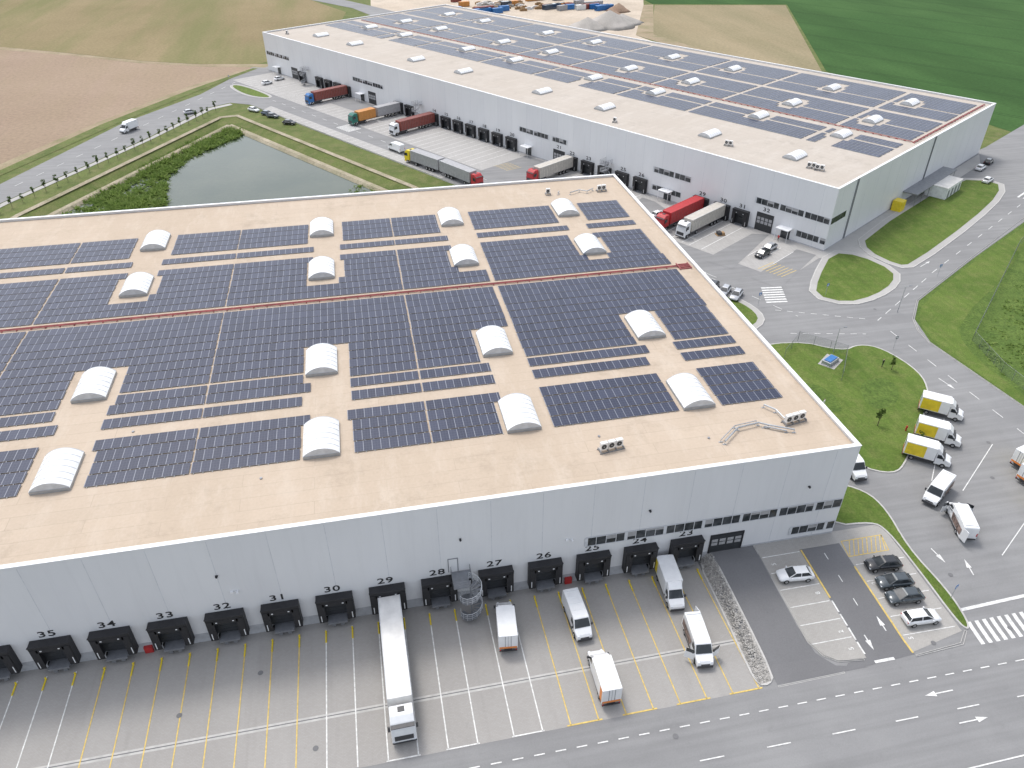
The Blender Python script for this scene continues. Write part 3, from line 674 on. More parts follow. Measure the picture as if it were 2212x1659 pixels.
for bi,(w0,w1) in enumerate(bands):
    for si,(l0,l1) in enumerate(seg):
        mb=MB(); w=w0; ri=0
        while w+1.9<w1+.01:
            parts=[(l0,l1)]
            for q,sl in enumerate(skL):
                openedge=(bi==0 and w<skW[0] and q%3==0)
                hw=3.3 if abs(w+.95-skW[bi])<3.4 else 2.2
                ext=4.4+(2.3 if q%2 else 0)
                if -4.4<w+.95-skW[bi]<ext or openedge:
                    np_=[]
                    for a,b in parts:
                        if a<sl<b:
                            if sl-hw-1>a: np_.append((a,sl-hw))
                            if sl+hw+1<b: np_.append((sl+hw,b))
                        elif b>sl-hw and b<sl+hw: np_.append((a,sl-hw))
                        elif a<sl+hw and a>sl-hw: np_.append((sl+hw,b))
                        else: np_.append((a,b))
                    parts=[p for p in np_ if p[1]>p[0]+1]
            for a,b in parts:
                h=.03; X0=l1-b; X1=l1-a; Y=w-w0
                mb.face([(X0,Y,.12),(X1,Y,.12),(X1,Y+1.85,.12+h),(X0,Y+1.85,.12+h)],0)
                mb.face([(X0,Y+1.85,.02),(X0,Y+1.85,.12+h),(X1,Y+1.85,.12+h),(X1,Y+1.85,.02)],1)
                mb.face([(X0,Y,.02),(X1,Y,.02),(X1,Y,.12),(X0,Y,.12)],1)
            ri+=1; w+=2.2+(.9 if ri==4 else 0)
        x,y=Bw(l1,w0); o=mb.obj('solar_panel_array',['solar','steel'],loc=(x,y,14.3-.42),rot=BA,fix=False)
        tag(o,'block of dark blue solar panels on the pale roof','solar panel','solar panel blocks on the long warehouse roof')
# skylights
def skylight_proto():
    e=empty('skylight'); tag(e,'white barrel vaulted skylight on the flat roof','skylight','barrel vaulted skylights on the roofs')
    mb=MB(); wallbox(mb,-2.15,2.15,-3.2,3.2,0,.42,.15); mb.obj('upstand','steel',parent=e)
    d=MB(); r=2.9; n=16; a0=math.asin(2.1/r); zc=.42-r*math.cos(a0)
    pf=[(r*math.sin(-a0+2*a0*i/n),zc+r*math.cos(-a0+2*a0*i/n)) for i in range(n+1)]
    for (x0,z0),(x1,z1) in zip(pf,pf[1:]): d.face([(x0,-3.15,z0),(x1,-3.15,z1),(x1,3.15,z1),(x0,3.15,z0)])
    for k in range(7):
        y=-3.12+k*1.04
        for (x0,z0),(x1,z1) in zip(pf,pf[1:]):
            d.face([(x0,y-.035,z0+.04),(x1,y-.035,z1+.04),(x1,y+.035,z1+.04),(x0,y+.035,z0+.04)],1)
            d.face([(x0,y-.035,z0),(x1,y-.035,z1),(x1,y-.035,z1+.04),(x0,y-.035,z0+.04)],1)
    o=d.obj('dome',['dome','rib'],parent=e,smooth=False,fix=False)
    for y in (-3.14,3.14):
        en=MB(); en.face([(x,y,z) for x,z in pf]); en.obj('end_panel','rib',parent=e,fix=False)
    return e
sp=skylight_proto(); first=True
spots=[(x,y,RZ,0,1) for x in (-122.5,-92.9,-63.2,-38.7,-15.7) for y in (14.5,32,61,78.6)]
for l in skL:
    for w in (13.5,37,55,79):
        p=Bw(l,w); spots.append((p[0],p[1],14.3-.42,BA,.84))
for s in spots:
    if first: sp.location=s[:3]; sp.rotation_euler=(0,0,s[3]); first=False
    else: clone(sp,s[:3],s[3],scale=s[4])
def tray(pts,z):
    mb=MB()
    for off_ in (-.22,.0,.22):
        for a,b in zip(pts,pts[1:]): mb.cyl((a[0],a[1]+off_,z+.2),(b[0],b[1]+off_,z+.2),.06,n=6)
    for a,b in zip(pts,pts[1:]):
        L=(Vector(b)-Vector(a)).length; k=int(L/2)
        for i in range(k):
            p=Vector(a).lerp(Vector(b),i/k); mb.box(p.x-.06,p.x+.06,p.y-.4,p.y+.4,z,z+.14)
    o=mb.obj('cable_conduit','cable'); tag(o,'dark red cable conduits crossing the flat roof','conduit')
tray([(-130,50.3),(-1.2,50.3)],RZ)
mb=MB()
for k in range(4): mb.box(-3.2,-1.0,49.2+k*.55,49.35+k*.55,RZ+.02,RZ+.2)
mb.box(-3.2,-3.05,49,51.2,RZ+.2,RZ+.3); mb.box(-1.2,-1.05,49,51.2,RZ+.2,RZ+.3)
tag(mb.obj('junction_frame','cable'),'red cable junction frame at the roof edge','cable junction')
a=Bw(236,44.2); b=Bw(2.5,44.2); tray([a,b],13.9)
a=Bw(2.2,44); b=Bw(2.2,93); tray([a,b],13.9)
def hvac(n,loc,rot,label):
    e=empty('air_conditioning_unit',loc,rot); tag(e,label,'air conditioner','air conditioning units on the roof')
    f=MB(); f.box(-n*.55,n*.55,-.5,-.42,.0,.1); f.box(-n*.55,n*.55,.42,.5,.0,.1)
    for i in range(n+1): 
        x=-n*.5+i; f.box(x-.04,x+.04,-.5,.5,.1,.35)
    f.obj('support_frame','dsteel',parent=e)
    for i in range(n):
        x=-n*.5+i+.5; b=MB(); b.box(x-.44,x+.44,-.25,.25,.36,1.35); u=b.obj('condenser','offwhite',parent=e,bevel=.03)
        g=MB(); g.cyl((x-.08,-.255,.85),(x-.08,-.28,.85),.34,n=16); g.cyl((x-.08,-.28,.85),(x-.08,-.3,.85),.08,n=8,mi=1); g.obj('fan',['black2','steel'],parent=u)
hvac(3,(-29.3,5.9,RZ),R(8),'three white condenser units on a steel frame'); hvac(3,(-5.2,6.4,RZ),R(10),'three white condenser units beside roof pipes')
hvac(2,(-5.5,87.2,RZ),R(5),'two white condenser units near the roof corner'); hvac(1,(-17,87.5,RZ),0,'single roof vent unit'); 
for l,w in ((9,9),(11,9),(33,9.5),(65,5),(232,6)):
    p=Bw(l,w); hvac(2 if l<40 else 1,(p[0],p[1],13.9),BA+.3,'white condenser units on the pale roof')
def pipe(pts,label,r=.11):
    mb=MB()
    for a,b in zip(pts,pts[1:]): mb.cyl(a,b,r,n=8)
    for p in pts: mb.cyl((p[0],p[1],RZ),(p[0],p[1],p[2]),.04,n=5); mb.box(p[0]-.25,p[0]+.25,p[1]-.08,p[1]+.08,RZ,RZ+.06)
    tag(mb.obj('roof_pipe','steel'),label,'pipe','insulated pipes on the roof')
z=RZ+.5
pipe([(-15.6,4.0,z),(-12.9,6.2,z),(-10,6.6,z),(-9.0,5.9,z),(-6.3,4.4,z)],'bent galvanised pipe run on roof supports')
pipe([(-15.9,4.5,z-.1),(-13.1,6.7,z-.1),(-10,7.1,z-.1)],'second bent galvanised pipe on roof supports',.06)
pipe([(-9.5,6.0,z-.2),(-7.2,4.6,z-.2)],'short galvanised pipe on roof supports',.09)
pipe([(-6.4,6.7,z),(-6.6,8.6,z),(-7.6,9.9,z)],'short bent pipe beside the condenser units')
pipe([(-12.5,86.5,z),(-10.2,87.6,z),(-8.8,86.6,z),(-7.2,87.8,z)],'zigzag pipe near the roof corner'); pipe([(-15,86.9,z),(-14.6,87.6,z)],'short vent pipe near the roof corner')
for x,y in [(-17,5.5),(-44,46),(-70,9),(-86,21),(-30,8.5)]:
    mb=MB(); mb.cyl((x,y,RZ),(x,y,RZ+.12),.16,n=12); tag(mb.obj('roof_drain','dsteel'),'small round drain cover on the flat roof','roof drain','roof drain covers')
# ------------------------------------------------------------------ vehicles
def wheel(parent,x,y,r=.34,w=.22,name='wheel'):
    s=1 if y>0 else -1
    mb=MB(); mb.cyl((x,y-w/2,r),(x,y+w/2,r),r,n=18); t=mb.obj(name,'tyre',parent=parent,bevel=.02)
    mb=MB(); mb.cyl((x,y+s*w*.3,r),(x,y+s*(w/2+.015),r),r*.6,r*.55,n=14); mb.obj('rim','rim',parent=t)
def place(e,rear,front,z=None):
    a=Vector(rear);b=Vector(front); m=(a+b)/2; d=b-a
    za=hz(*a)+.04; zb=hz(*b)+.04
    e.location=(m.x,m.y,(za+zb)/2 if z is None else z); e.rotation_euler=(0,-math.atan2(zb-za,d.length),math.atan2(d.y,d.x))
def car(rear,front,mat,label,wagon=False,group='parked cars'):
    e=empty('parked_car'); tag(e,label,'car',group)
    st=[(-2.2,.68,.45,.82),(-2.12,.82,.3,.98),(-1.5,.89,.28,1.0),(-.9,.9,.28,.98),(.6,.9,.28,.96),(1.1,.9,.28,.95),(1.7,.87,.28,.86),(2.05,.80,.3,.74),(2.2,.64,.4,.60)]
    S=[]
    for x,h,b,t in st: S.append([(x,-h*.9,b),(x,-h,.55),(x,-h*.985,t-.12),(x,-h*.84,t),(x,h*.84,t),(x,h*.985,t-.12),(x,h,.55),(x,h*.9,b)])
    mb=MB(); mb.loft(S); bd=mb.obj('body',mat,parent=e,smooth=True)
    xr0=-2.05 if wagon else -1.9; xr1=-1.75 if wagon else -1.35
    g=MB(); g.loft([[(xr0,-.76,.93),(1.15,-.76,.93),(1.15,.76,.93),(xr0,.76,.93)],[(xr1,-.585,1.43),(.3,-.585,1.43),(.3,.585,1.43),(xr1,.585,1.43)]]); g.obj('window','glass',parent=e,bevel=.04)
    r=MB(); r.loft([[(xr1-.04,-.6,1.425),(.28,-.6,1.425),(.28,.6,1.425),(xr1-.04,.6,1.425)],[(xr1+.1,-.5,1.49),(.1,-.5,1.49),(.1,.5,1.49),(xr1+.1,.5,1.49)]])
    for s in (-1,1):
        for xa,xb in ((1.13,.27),(-.42,-.42),(xr0+.02,xr1)):
            r.cyl((xa,s*.77,.93),(xb,s*.59,1.44),.045,n=6)
    r.obj('roof_panel',mat,parent=e)
    for s in (-1,1):
        wheel(e,-1.35,s*.80); wheel(e,1.38,s*.80)
        h=MB(); h.box(1.93,2.1,s*.62-.13,s*.62+.13,.6,.72); h.obj('headlight','lamp',parent=e,bevel=.02)
        h=MB(); h.box(-2.19,-2.05,s*.62-.14,s*.62+.14,.7,.88); h.obj('tail_light','tail',parent=e)
        h=MB(); h.box(.72,.86,s*.9,s*1.04,.93,1.06); h.obj('wing_mirror',mat,parent=e)
    place(e,rear,front); return e
def van(rear,front,label,livery=None,opend=False,name='delivery_van'):
    e=empty(name); tag(e,label,'van','white delivery vans')
    tp=lambda x,z: 1-.10*cl((z-1.3)/1.2)-.12*cl((x-2.2)/.8)
    prof=[(-3,.4),(-3,2.35),(-2.9,2.48),(-1.5,2.55),(1.0,2.55),(1.4,2.45),(2.05,1.5),(2.75,1.2),(2.97,.95),(3.0,.4)]
    mb=MB(); mb.prism(prof,-1.02,1.02,0,tp); mb.obj('body','white',parent=e,bevel=.07)
    g=MB(); 
    def P(x,y,z,o=0): return (x+o*.82,y,z+o*.57)
    g.face([P(1.46,-.82,2.38,.03),P(2.03,-.92,1.55,.03),P(2.03,.92,1.55,.03),P(1.46,.82,2.38,.03)])
    for s in (-1,1):
        y0=s*(1.02*tp(1.2,2.2)+.012); y1=s*(1.02*tp(1.2,1.5)+.012)
        g.face([(.75,y0,2.15),(1.45,y0,2.15),(1.95,y1,1.52),(.75,y1,1.5)])
    g.obj('window','glass',parent=e,fix=False)
    b=MB(); b.box(2.9,3.06,-.88,.88,.38,.72); b.box(-3.06,-2.98,-.95,.95,.38,.6); b.box(-1.6,1.2,-1.045,-1.02,.42,.62); b.box(-1.6,1.2,1.02,1.045,.42,.62); b.box(2.93,3.02,-.5,.5,.78,.95); b.obj('bumper','bumper',parent=e,bevel=.02)
    rr=MB()
    for k in range(4): rr.box(-2.6+k*.95,-2.5+k*.95,-.8,.8,2.52,2.585)
    rr.obj('roof_rib','white',parent=e)
    for s in (-1,1):
        wheel(e,-1.75,s*.93,.36); wheel(e,2.0,s*.9,.36)
        h=MB(); h.box(2.62,2.92,s*.72-.12,s*.72+.12,.98,1.16); h.obj('headlight','lamp',parent=e,bevel=.03)
        h=MB(); h.box(-3.03,-2.98,s*.88-.06,s*.88+.06,1.0,1.5); h.obj('tail_light','tail',parent=e)
        h=MB(); h.box(1.75,1.9,s*1.05,s*1.27,1.5,1.85); h.obj('wing_mirror','bumper',parent=e,bevel=.03)
    if livery:
        for s in (-1,1):
            l=MB(); l.face([(-2.7,s*1.035,.75),(.2,s*1.035,.75),(.5,s*1.012,1.75),(-2.7,s*1.012,1.75)]); l.obj('side_graphic',livery,parent=e,fix=False)
    if opend:
        h=MB(); T=Matrix.Translation((1.95,-1.0,0))@Matrix.Rotation(R(60),4,'Z'); h.box(-1.1,0,-.05,.0,.5,1.55,0,T); h.box(-1.0,-.1,-.04,-.01,1.56,2.1,1,T); h.obj('open_door',['white','glass'],parent=e)
        h=MB(); T=Matrix.Translation((1.95,1.0,0))@Matrix.Rotation(R(-60),4,'Z'); h.box(-1.1,0,0,.05,.5,1.55,0,T); h.box(-1.0,-.1,.01,.04,1.56,2.1,1,T); h.obj('open_door',['white','glass'],parent=e)
        h=MB(); T=Matrix.Translation((-3.0,.95,0))@Matrix.Rotation(R(20),4,'Z'); h.box(-.85,0,-.03,.03,.5,2.3,0,T); h.obj('open_rear_door',['white'],parent=e)
    place(e,rear,front); return e
def boxtruck(rear,front,label,side='white',rearmark=True,L=6.4,part=0):
    e=empty('box_truck'); tag(e,label,'truck','box delivery trucks')
    h2=L/2; x0=h2-2.15
    tp=lambda x,z: 1-.12*cl((z-1.2)/1.1)-.12*cl((x-h2+.8)/.8)
    mb=MB(); mb.prism([(x0,.4),(x0,2.3),(x0+.55,2.35),(x0+1.25,1.5),(x0+1.9,1.2),(x0+2.12,.95),(x0+2.15,.4)],-.98,.98,0,tp); mb.obj('cab','white',parent=e,bevel=.07)
    g=MB(); g.face([(x0+.63,-.78,2.3),(x0+1.27,-.88,1.53),(x0+1.27,.88,1.53),(x0+.63,.78,2.3)])
    for s in (-1,1): g.face([(x0+.15,s*.9,2.1),(x0+.62,s*.9,2.1),(x0+1.12,s*.975,1.5),(x0+.15,s*.975,1.5)])
    g.obj('window','glass',parent=e,fix=False)
    b=MB(); b.box(-h2+.05,x0-.08,-1.07,1.07,.85,3.05,0)
    b.obj('cargo_box','white',parent=e,bevel=.04)
    for s in (-1,1):
        s_=MB()
        a0=-h2+.2; a1=x0-.2; m=a0+(a1-a0)*(1-part if part else 1)
        ya,yb=s*1.078-.004,s*1.078+.004
        s_.prism([(a0,.95),(a0,2.9),(m-.1,2.9),(m-(.6 if not part else .1),.95)],ya,yb)
        s_.obj('side_panel',side,parent=e)
    f=MB(); f.prism([(x0-.08,2.3),(x0-.08,3.0),(x0+.1,3.0),(x0+.7,2.42),(x0+.5,2.3)],-.85,.85); f.obj('roof_fairing','white',parent=e,bevel=.05)
    c=MB(); c.box(-h2+.1,x0,-.45,.45,.5,.85); c.box(h2-.08,h2+.05,-.85,.85,.38,.7); c.box(-h2,-h2+.12,-1,1,.4,.55); c.box(-2.0,x0-.4,-1.0,-.96,.45,.75); c.box(-2.0,x0-.4,.96,1.0,.45,.75); c.obj('chassis','bumper',parent=e)
    if rearmark:
        m=MB(); m.box(-h2+.03,-h2+.045,-1.0,1.0,.88,1.18); m.obj('rear_marking','orange_mark',parent=e)
        m=MB(); m.box(-h2+.035,-h2+.045,-.015,.015,1.2,3.0); m.box(-h2+.02,-h2+.045,-.35,-.3,1.2,3.0); m.box(-h2+.02,-h2+.045,.3,.35,1.2,3.0); m.obj('rear_door_bar','dsteel',parent=e)
    for s in (-1,1):
        wheel(e,-h2+1.3,s*.88,.36,.3); wheel(e,h2-1.0,s*.86,.36)
        h=MB(); h.box(h2-.36,h2-.06,s*.7-.12,s*.7+.12,.95,1.12); h.obj('headlight','lamp',parent=e,bevel=.03)
        h=MB(); h.box(-h2+.0,-h2+.04,s*.9-.08,s*.9+.08,.6,.74); h.obj('tail_light','tail',parent=e)
        h=MB(); h.box(x0+.95,x0+1.1,s*1.0,s*1.25,1.45,1.8); h.obj('wing_mirror','bumper',parent=e)
    place(e,rear,front); return e
def semi(rear,front,cabm,trm,label,rearpart=None):
    d=(Vector(front)-Vector(rear)).length; e=empty('semi_truck'); tag(e,label,'truck','articulated trucks')
    F=d/2
    mb=MB(); tp=lambda x,z:1-.05*cl((z-2.8)/.9)
    mb.prism([(F-2.25,.95),(F-2.25,3.5),(F-2.1,3.72),(F-1.0,3.75),(F-.35,3.25),(F-.1,2.4),(F,1.7),(F,.45),(F-.5,.35),(F-.6,.95)],-1.24,1.24,0,tp); mb.obj('cab',cabm,parent=e,bevel=.09)
    g=MB(); g.face([(F-.33,-1.08,3.12),(F-.07,-1.12,2.1),(F-.07,1.12,2.1),(F-.33,1.08,3.12)])
    for s in (-1,1): g.face([(F-1.5,s*1.247,2.9),(F-.6,s*1.247,2.9),(F-.35,s*1.247,2.1),(F-1.5,s*1.247,2.1)])
    g.obj('window','glass',parent=e,fix=False)
    k=MB(); k.box(F-.02,F+.04,-.95,.95,.9,1.65); k.obj('grille','bumper',parent=e,bevel=.02)
    k=MB(); k.box(F-.35,F+.12,-1.18,1.18,3.12,3.2); k.obj('sun_visor','bumper',parent=e,bevel=.02)
    k=MB(); k.box(F-.3,F+.05,-1.22,1.22,.4,.62); k.obj('front_bumper','bumper',parent=e,bevel=.02)
    k=MB(); k.box(F-1.9,F-1.3,-.35,.35,3.74,3.78); k.obj('roof_hatch','bumper',parent=e)
    c=MB(); c.box(-F+.6,F-2.2,-.5,.5,.75,1.12); c.box(F-4.6,F-2.4,-1.15,-.55,.4,1.0); c.box(F-4.6,F-2.4,.55,1.15,.4,1.0); c.box(-F+.05,-F+.2,-1.2,1.2,.5,.65)
    c.obj('chassis','bumper',parent=e)
    t=MB(); xs=-F+.02; xe=F-2.75
    if rearpart:
        mid=xs+ (xe-xs)*.55
        t.box(mid+.9,xe,-1.27,1.27,1.15,3.95,0); t.box(xs,mid,-1.27,1.27,1.15,3.95,1); t.box(mid,mid+.9,-.2,.2,.8,1.0,1); t.obj('trailer',[trm,rearpart],parent=e,bevel=.04)
    else:
        t.box(xs,xe,-1.27,1.27,1.15,4.0,0)
        t.obj('trailer',[trm],parent=e,bevel=.04)
        r_=MB()
        n=int((xe-xs)/.65)
        for i in range(1,n):
            x=xs+(xe-xs)*i/n
            r_.box(x-.02,x+.02,-1.285,-1.271,1.2,3.9); r_.box(x-.02,x+.02,1.271,1.285,1.2,3.9)
            if trm in('brownred',): r_.box(x-.03,x+.03,-1.2,1.2,4.0,4.03)
        r_.box(xs,xe,-1.285,-1.265,1.12,1.2); r_.box(xs,xe,1.265,1.285,1.12,1.2); r_.obj('side_rib','dsteel' if trm!='white' else 'offwhite',parent=e)
        rl=MB(); 
        for s in (-1,1): rl.box(xs+.02,xe-.02,s*1.22-.04,s*1.22+.04,3.985,4.03)
        rl.obj('roof_rail','rib' if trm in('offwhite','grey_tarp','beige_tarp') else trm,parent=e)
    for s in (-1,1):
        wheel(e,F-1.4,s*1.05,.5,.3); wheel(e,F-5.0,s*.95,.5,.5)
        for k in range(3): wheel(e,-F+2.4+k*1.3,s*1.0,.5,.4)
        h=MB(); h.box(F-.06,F+.05,s*1.0-.15,s*1.0+.15,.68,.86); h.obj('headlight','lamp',parent=e)
        h=MB(); h.box(F-.5,F-.35,s*1.28,s*1.5,2.1,2.9); h.obj('wing_mirror','bumper',parent=e)
    place(e,rear,front); return e
semi((-57.3,-1.1),(-57.1,-16.9),'white','offwhite','long white articulated truck docked at door 29')
boxtruck((-44.8,-8.6),(-44.1,-2.2),'white box truck with orange rear strip, cab towards the wall')
van((-36.2,-2.9),(-36.0,-9.0),'white high roof van parked nose out in a bay')
boxtruck((-23.6,-.9),(-24.1,-7.0),'white box truck with yellow stripe backed against a dock door','yellow',False,part=.75)
van((-23.3,-8.9),(-24.0,-15.1),'white van with brown side graphic and open doors','livery',True)
boxtruck((-35.5,-17.1),(-35.4,-10.9),'white box truck with orange rear strip and orange side stripe','orange_mark',part=.8)
van((20.6,5.2),(15.0,1.6),'white van with brown side graphic driving across the lot','livery')
van((16.3,-4.8),(18.2,1.0),'white van with brown side graphic and open door','livery',True)
boxtruck((28.0,21.6),(32.6,17.8),'yellow and white box truck by the lawn','yellow',part=.3); boxtruck((23.4,16.0),(27.9,12.3),'yellow and white box truck between two others','yellow',part=.3); boxtruck((18.9,12.3),(23.4,8.6),'yellow and white box truck with white cab','yellow',part=.3)
van((9.4,13.8),(9.0,7.9),'white van beside the warehouse corner')
boxtruck((32.6,6.0),(38.5,7.6),'yellow box truck at the edge of the lot','yellow'); boxtruck((31.0,3.0),(36.9,4.6),'yellow box truck parked beside another','yellow'); boxtruck((28.4,-2.4),(34.2,-.8),'yellow box truck at the lot edge','yellow')
car((-6.3,-5.9),(-10.5,-5.5),'white','small white hatchback parked on light paving')
car((5.4,-6.5),(1.0,-6.1),'carblack','black car in a yellow lined parking bay'); car((5.3,-9.1),(.9,-8.7),'cargrey','dark grey car in a parking bay'); car((5.2,-11.2),(.9,-10.9),'cargrey','dark grey hatchback in a parking bay'); car((1.0,-13.9),(5.6,-14.1),'white','white estate car in the end parking bay',True)
car((17.2,63.6),(14.2,60.3),'silver','silver car parked beside the warehouse'); car((15.6,65.6),(12.6,62.3),'silver','silver car parked in a row'); car((14,67.8),(11,64.5),'carblack','black car parked in a row')
car((31.6,79.6),(27.8,77.4),'carblack','black car on the light apron'); car((34.4,82.0),(30.6,79.8),'silver','white car parked beside a black car')
def Bs(l,w0,w1): return Bw(l,w0),Bw(l,w1)
a,b=Bs(32.4,-1,-17.3); semi(a,b,'redtruck','redtruck','red articulated truck docked at the long warehouse')
a,b=Bs(26.4,-1,-17.3); semi(a,b,'white','beige_tarp','white articulated truck with beige trailer at a dock')
a,b=Bs(184,-1,-17.3); semi(a,b,'blue','brownred','blue cab truck with rust red container at a dock')
a,b=Bs(152.9,-1,-20.5); semi(a,b,'green','orange','green cab truck with orange body and grey trailer',rearpart='grey_tarp')
a,b=Bs(134.8,-1,-17.6); semi(a,b,'white','brownred','white cab truck with rust red container at a dock')
a,b=Bs(75,-1,-17); semi(a,b,'redtruck','beige_tarp','red cab truck with beige trailer at a dock'); 
semi(Bw(98,-28.2),Bw(112.5,-28.6),'yellow','grey_tarp','yellow cab truck with grey trailer parked by the pond')
semi(Bw(97.3,-28.2),Bw(81.8,-28.6),'redtruck','grey_tarp','red cab truck with grey trailer parked by the pond')
van(Bw(119,-25.5),Bw(125,-25.5),'white minibus on the access road',name='minibus')
car((13,103),(17.2,105),'white','white car at the long warehouse'); car((15.5,100.2),(19.5,102.4),'silver','silver car at the long warehouse')
car((-89.6,220.5),(-86.4,217.4),'white','white car beside the access road'); car((-85,214.5),(-81.4,212),'carblue','blue car beside the access road');car((-83,211),(-79.5,209),'cargrey','grey car beside the access road'); car((-77.5,201.8),(-73.6,200),'carblack','black car on the access road')
car((-111,219.5),(-107,221.5),'silver','silver green car on the tree lined road')
boxtruck((-123.5,206.5),(-127,200.8),'white box lorry on the tree lined road'); 
car((-87.4,255),(-84,257.6),'white','white car near the far end of the apron'); car((-83,261),(-79.8,263.5),'white','white car near the far end of the apron')
car((108,107),(112,109.5),'white','white car beside the end wall'); car((113,116),(117,118.6),'white','white car beside the end wall'); car((119,120),(122.5,122.5),'carblack','dark car beside the end wall')
mb=MB(); mb.box(24.3,26.3,90,91.6,.05,.2,0); mb.box(24.5,25.4,90.1,91.4,.2,.9,1); mb.box(25.5,26.2,90.2,91.2,.2,.7,0)
tag(mb.obj('pallet_stack',['wood','bumper'],bevel=.02),'stack of wooden pallets beside a truck','pallets')
# ------------------------------------------------------------------ trees, reeds, bushes
def tree_mesh(seed,h=3.2,r=.75,n=260,ls=.14):
    rnd=random.Random(seed); t=MB()
    t.cyl((0,0,0),(0,0,h*.55),.07,.04,7)
    for k in range(6):
        a=rnd.random()*6.28; t.cyl((0,0,h*(.3+.04*k)),(math.cos(a)*r*.6,math.sin(a)*r*.6,h*(.5+.07*k)),.03,.01,5)
    c=MB()
    cl_=[(Vector((rnd.uniform(-.5,.5)*r,rnd.uniform(-.5,.5)*r,h*(.45+.5*rnd.random()))),r*rnd.uniform(.3,.55)) for _ in range(8)]
    for i in range(n):
        ce,rr=rnd.choice(cl_); v=Vector((rnd.gauss(0,1),rnd.gauss(0,1),rnd.gauss(0,1))).normalized()*rr*rnd.random()**.4
        p=ce+v; u=Vector((rnd.gauss(0,1),rnd.gauss(0,1),rnd.gauss(0,1))).normalized(); w=u.orthogonal().normalized(); s=ls*rnd.uniform(.6,1.3)
        c.face([p-u*s,p+w*s*.6,p+u*s,p-w*s*.6])
    return t,c
protos=[]
for s in range(3):
    t,c=tree_mesh(s); e=empty('young_tree',(0,0,-50)); tag(e,'young green roadside tree on the grass verge','tree','young trees along the road')
    t.obj('trunk','bark',parent=e); c.obj('crown','leaf',parent=e,fix=False); protos.append(e)
def path_pt(pts,t):
    L=[(Vector(b)-Vector(a)).length for a,b in zip(pts,pts[1:])]; d=t*sum(L)
    for (a,b),l in zip(zip(pts,pts[1:]),L):
        if d<=l: return Vector(a).lerp(Vector(b),d/l)
        d-=l
    return Vector(pts[-1])
tp_=[(-152,121),(-141.5,143),(-116.5,191.5),(-102,222)]; used=set()
TL=[]
for i in range(30):
    p=path_pt(tp_,i/29); TL.append((p.x+random.uniform(-.3,.3)+.8,p.y,random.uniform(.75,1.1)))
TL+= [(19,19,1.0),(30.4,32.4,.9),(22,13.5,.8)]
for i,(x,y,s) in enumerate(TL):
    k=i%3
    if k not in used: used.add(k); e=protos[k]; e.location=(x,y,.05); e.scale=(s,)*3
    else: clone(protos[k],(x,y,.05),random.random()*6,scale=s)
def inpoly(x,y,p):
    c=False; j=len(p)-1
    for i in range(len(p)):
        if (p[i][1]>y)!=(p[j][1]>y) and x<(p[j][0]-p[i][0])*(y-p[i][1])/(p[j][1]-p[i][1])+p[i][0]: c=not c
        j=i
    return c
def scatter(name,poly,n,h,z,mat,w=.25,seed=1,patch=.0):
    rnd=random.Random(seed); xs=[p[0] for p in poly]; ys=[p[1] for p in poly]; mb=MB(); k=0
    while k<n:
        x=rnd.uniform(min(xs),max(xs)); y=rnd.uniform(min(ys),max(ys))
        if not inpoly(x,y,poly): continue
        q=math.sin(x*.9+y*.31)*math.sin(y*.7-x*.23)+math.sin(x*.27+1)*math.sin(y*.19)+.4*math.sin(x*2.1)*math.sin(y*1.7)
        if q<patch and rnd.random()<.85: continue
        k+=1; a=rnd.random()*6.28; hh=h*rnd.uniform(.4,1.2)*(.8+.3*q); dx,dy=math.cos(a)*w,math.sin(a)*w; lx,ly=rnd.gauss(0,.9)*h,rnd.gauss(0,.9)*h
        mb.face([(x-dx,y-dy,z),(x+dx,y+dy,z),(x+lx,y+ly,z+hh)])
    o=mb.obj(name,mat,fix=False); o['kind']='stuff'; return o
scatter('reeds',[(-134,128),(-110,188),(-99,205),(-92,207),(-90,200),(-104,178),(-108,160),(-104,138),(-116,118)],13000,1.1,-2.05,'reed',.4,patch=-.35)
scatter('reeds',[(-95,131),(-86,137),(-78,132),(-84,122),(-96,124)],1500,1.0,-2.05,'reed',.35,seed=3,patch=-.3)
scatter('reeds',[(-60,143),(-54,146),(-42,136),(-46,131)],500,.9,-2.05,'reed',.3,seed=5,patch=-.3)
scatter('wild_grass',[(50,36),(88,66),(130,95),(200,90),(120,20),(49,5),(48,28)],14000,.4,0,'reed',.3,seed=6,patch=.1)
# ------------------------------------------------------------------ fences
def fence(pts,label,h=2.0,step=2.5):
    e=empty('wire_fence'); tag(e,label,'fence')
    po=MB(); me_=MB()
    for a,b in zip(pts,pts[1:]):
        a=Vector(a);b=Vector(b);n=max(1,int((b-a).length/step))
        for i in range(n+1):
            p=a.lerp(b,i/n); po.cyl((p.x,p.y,0),(p.x,p.y,h+.05),.035,n=6)
        po.cyl((a.x,a.y,h),(b.x,b.y,h),.02,n=5)
        me_.face([(a.x,a.y,.1),(b.x,b.y,.1),(b.x,b.y,h),(a.x,a.y,h)])
    po.obj('post','dsteel',parent=e); me_.obj('wire_mesh','fence',parent=e,fix=False)
fence([(135,102),(88,71),(50.5,38),(48.3,28),(48,0)],'tall grey wire fence along the meadow')
fence([(14.2,39.5),(19.5,44.4),(25.5,38.4)],'grey wire fence around the lawn corner'); fence([(25.5,38.4),(20.2,31.2)],'grey wire fence section on the lawn')
d=Drape(.14); d.poly([(19,36.6),(22.3,39.2),(24,36.8),(20.8,34.4)]); d.obj('pavement','concrete')
e=empty('generator_skid',(21.3,36.6,.15),R(30)); tag(e,'low grey skid with a blue cover on concrete pad','equipment')
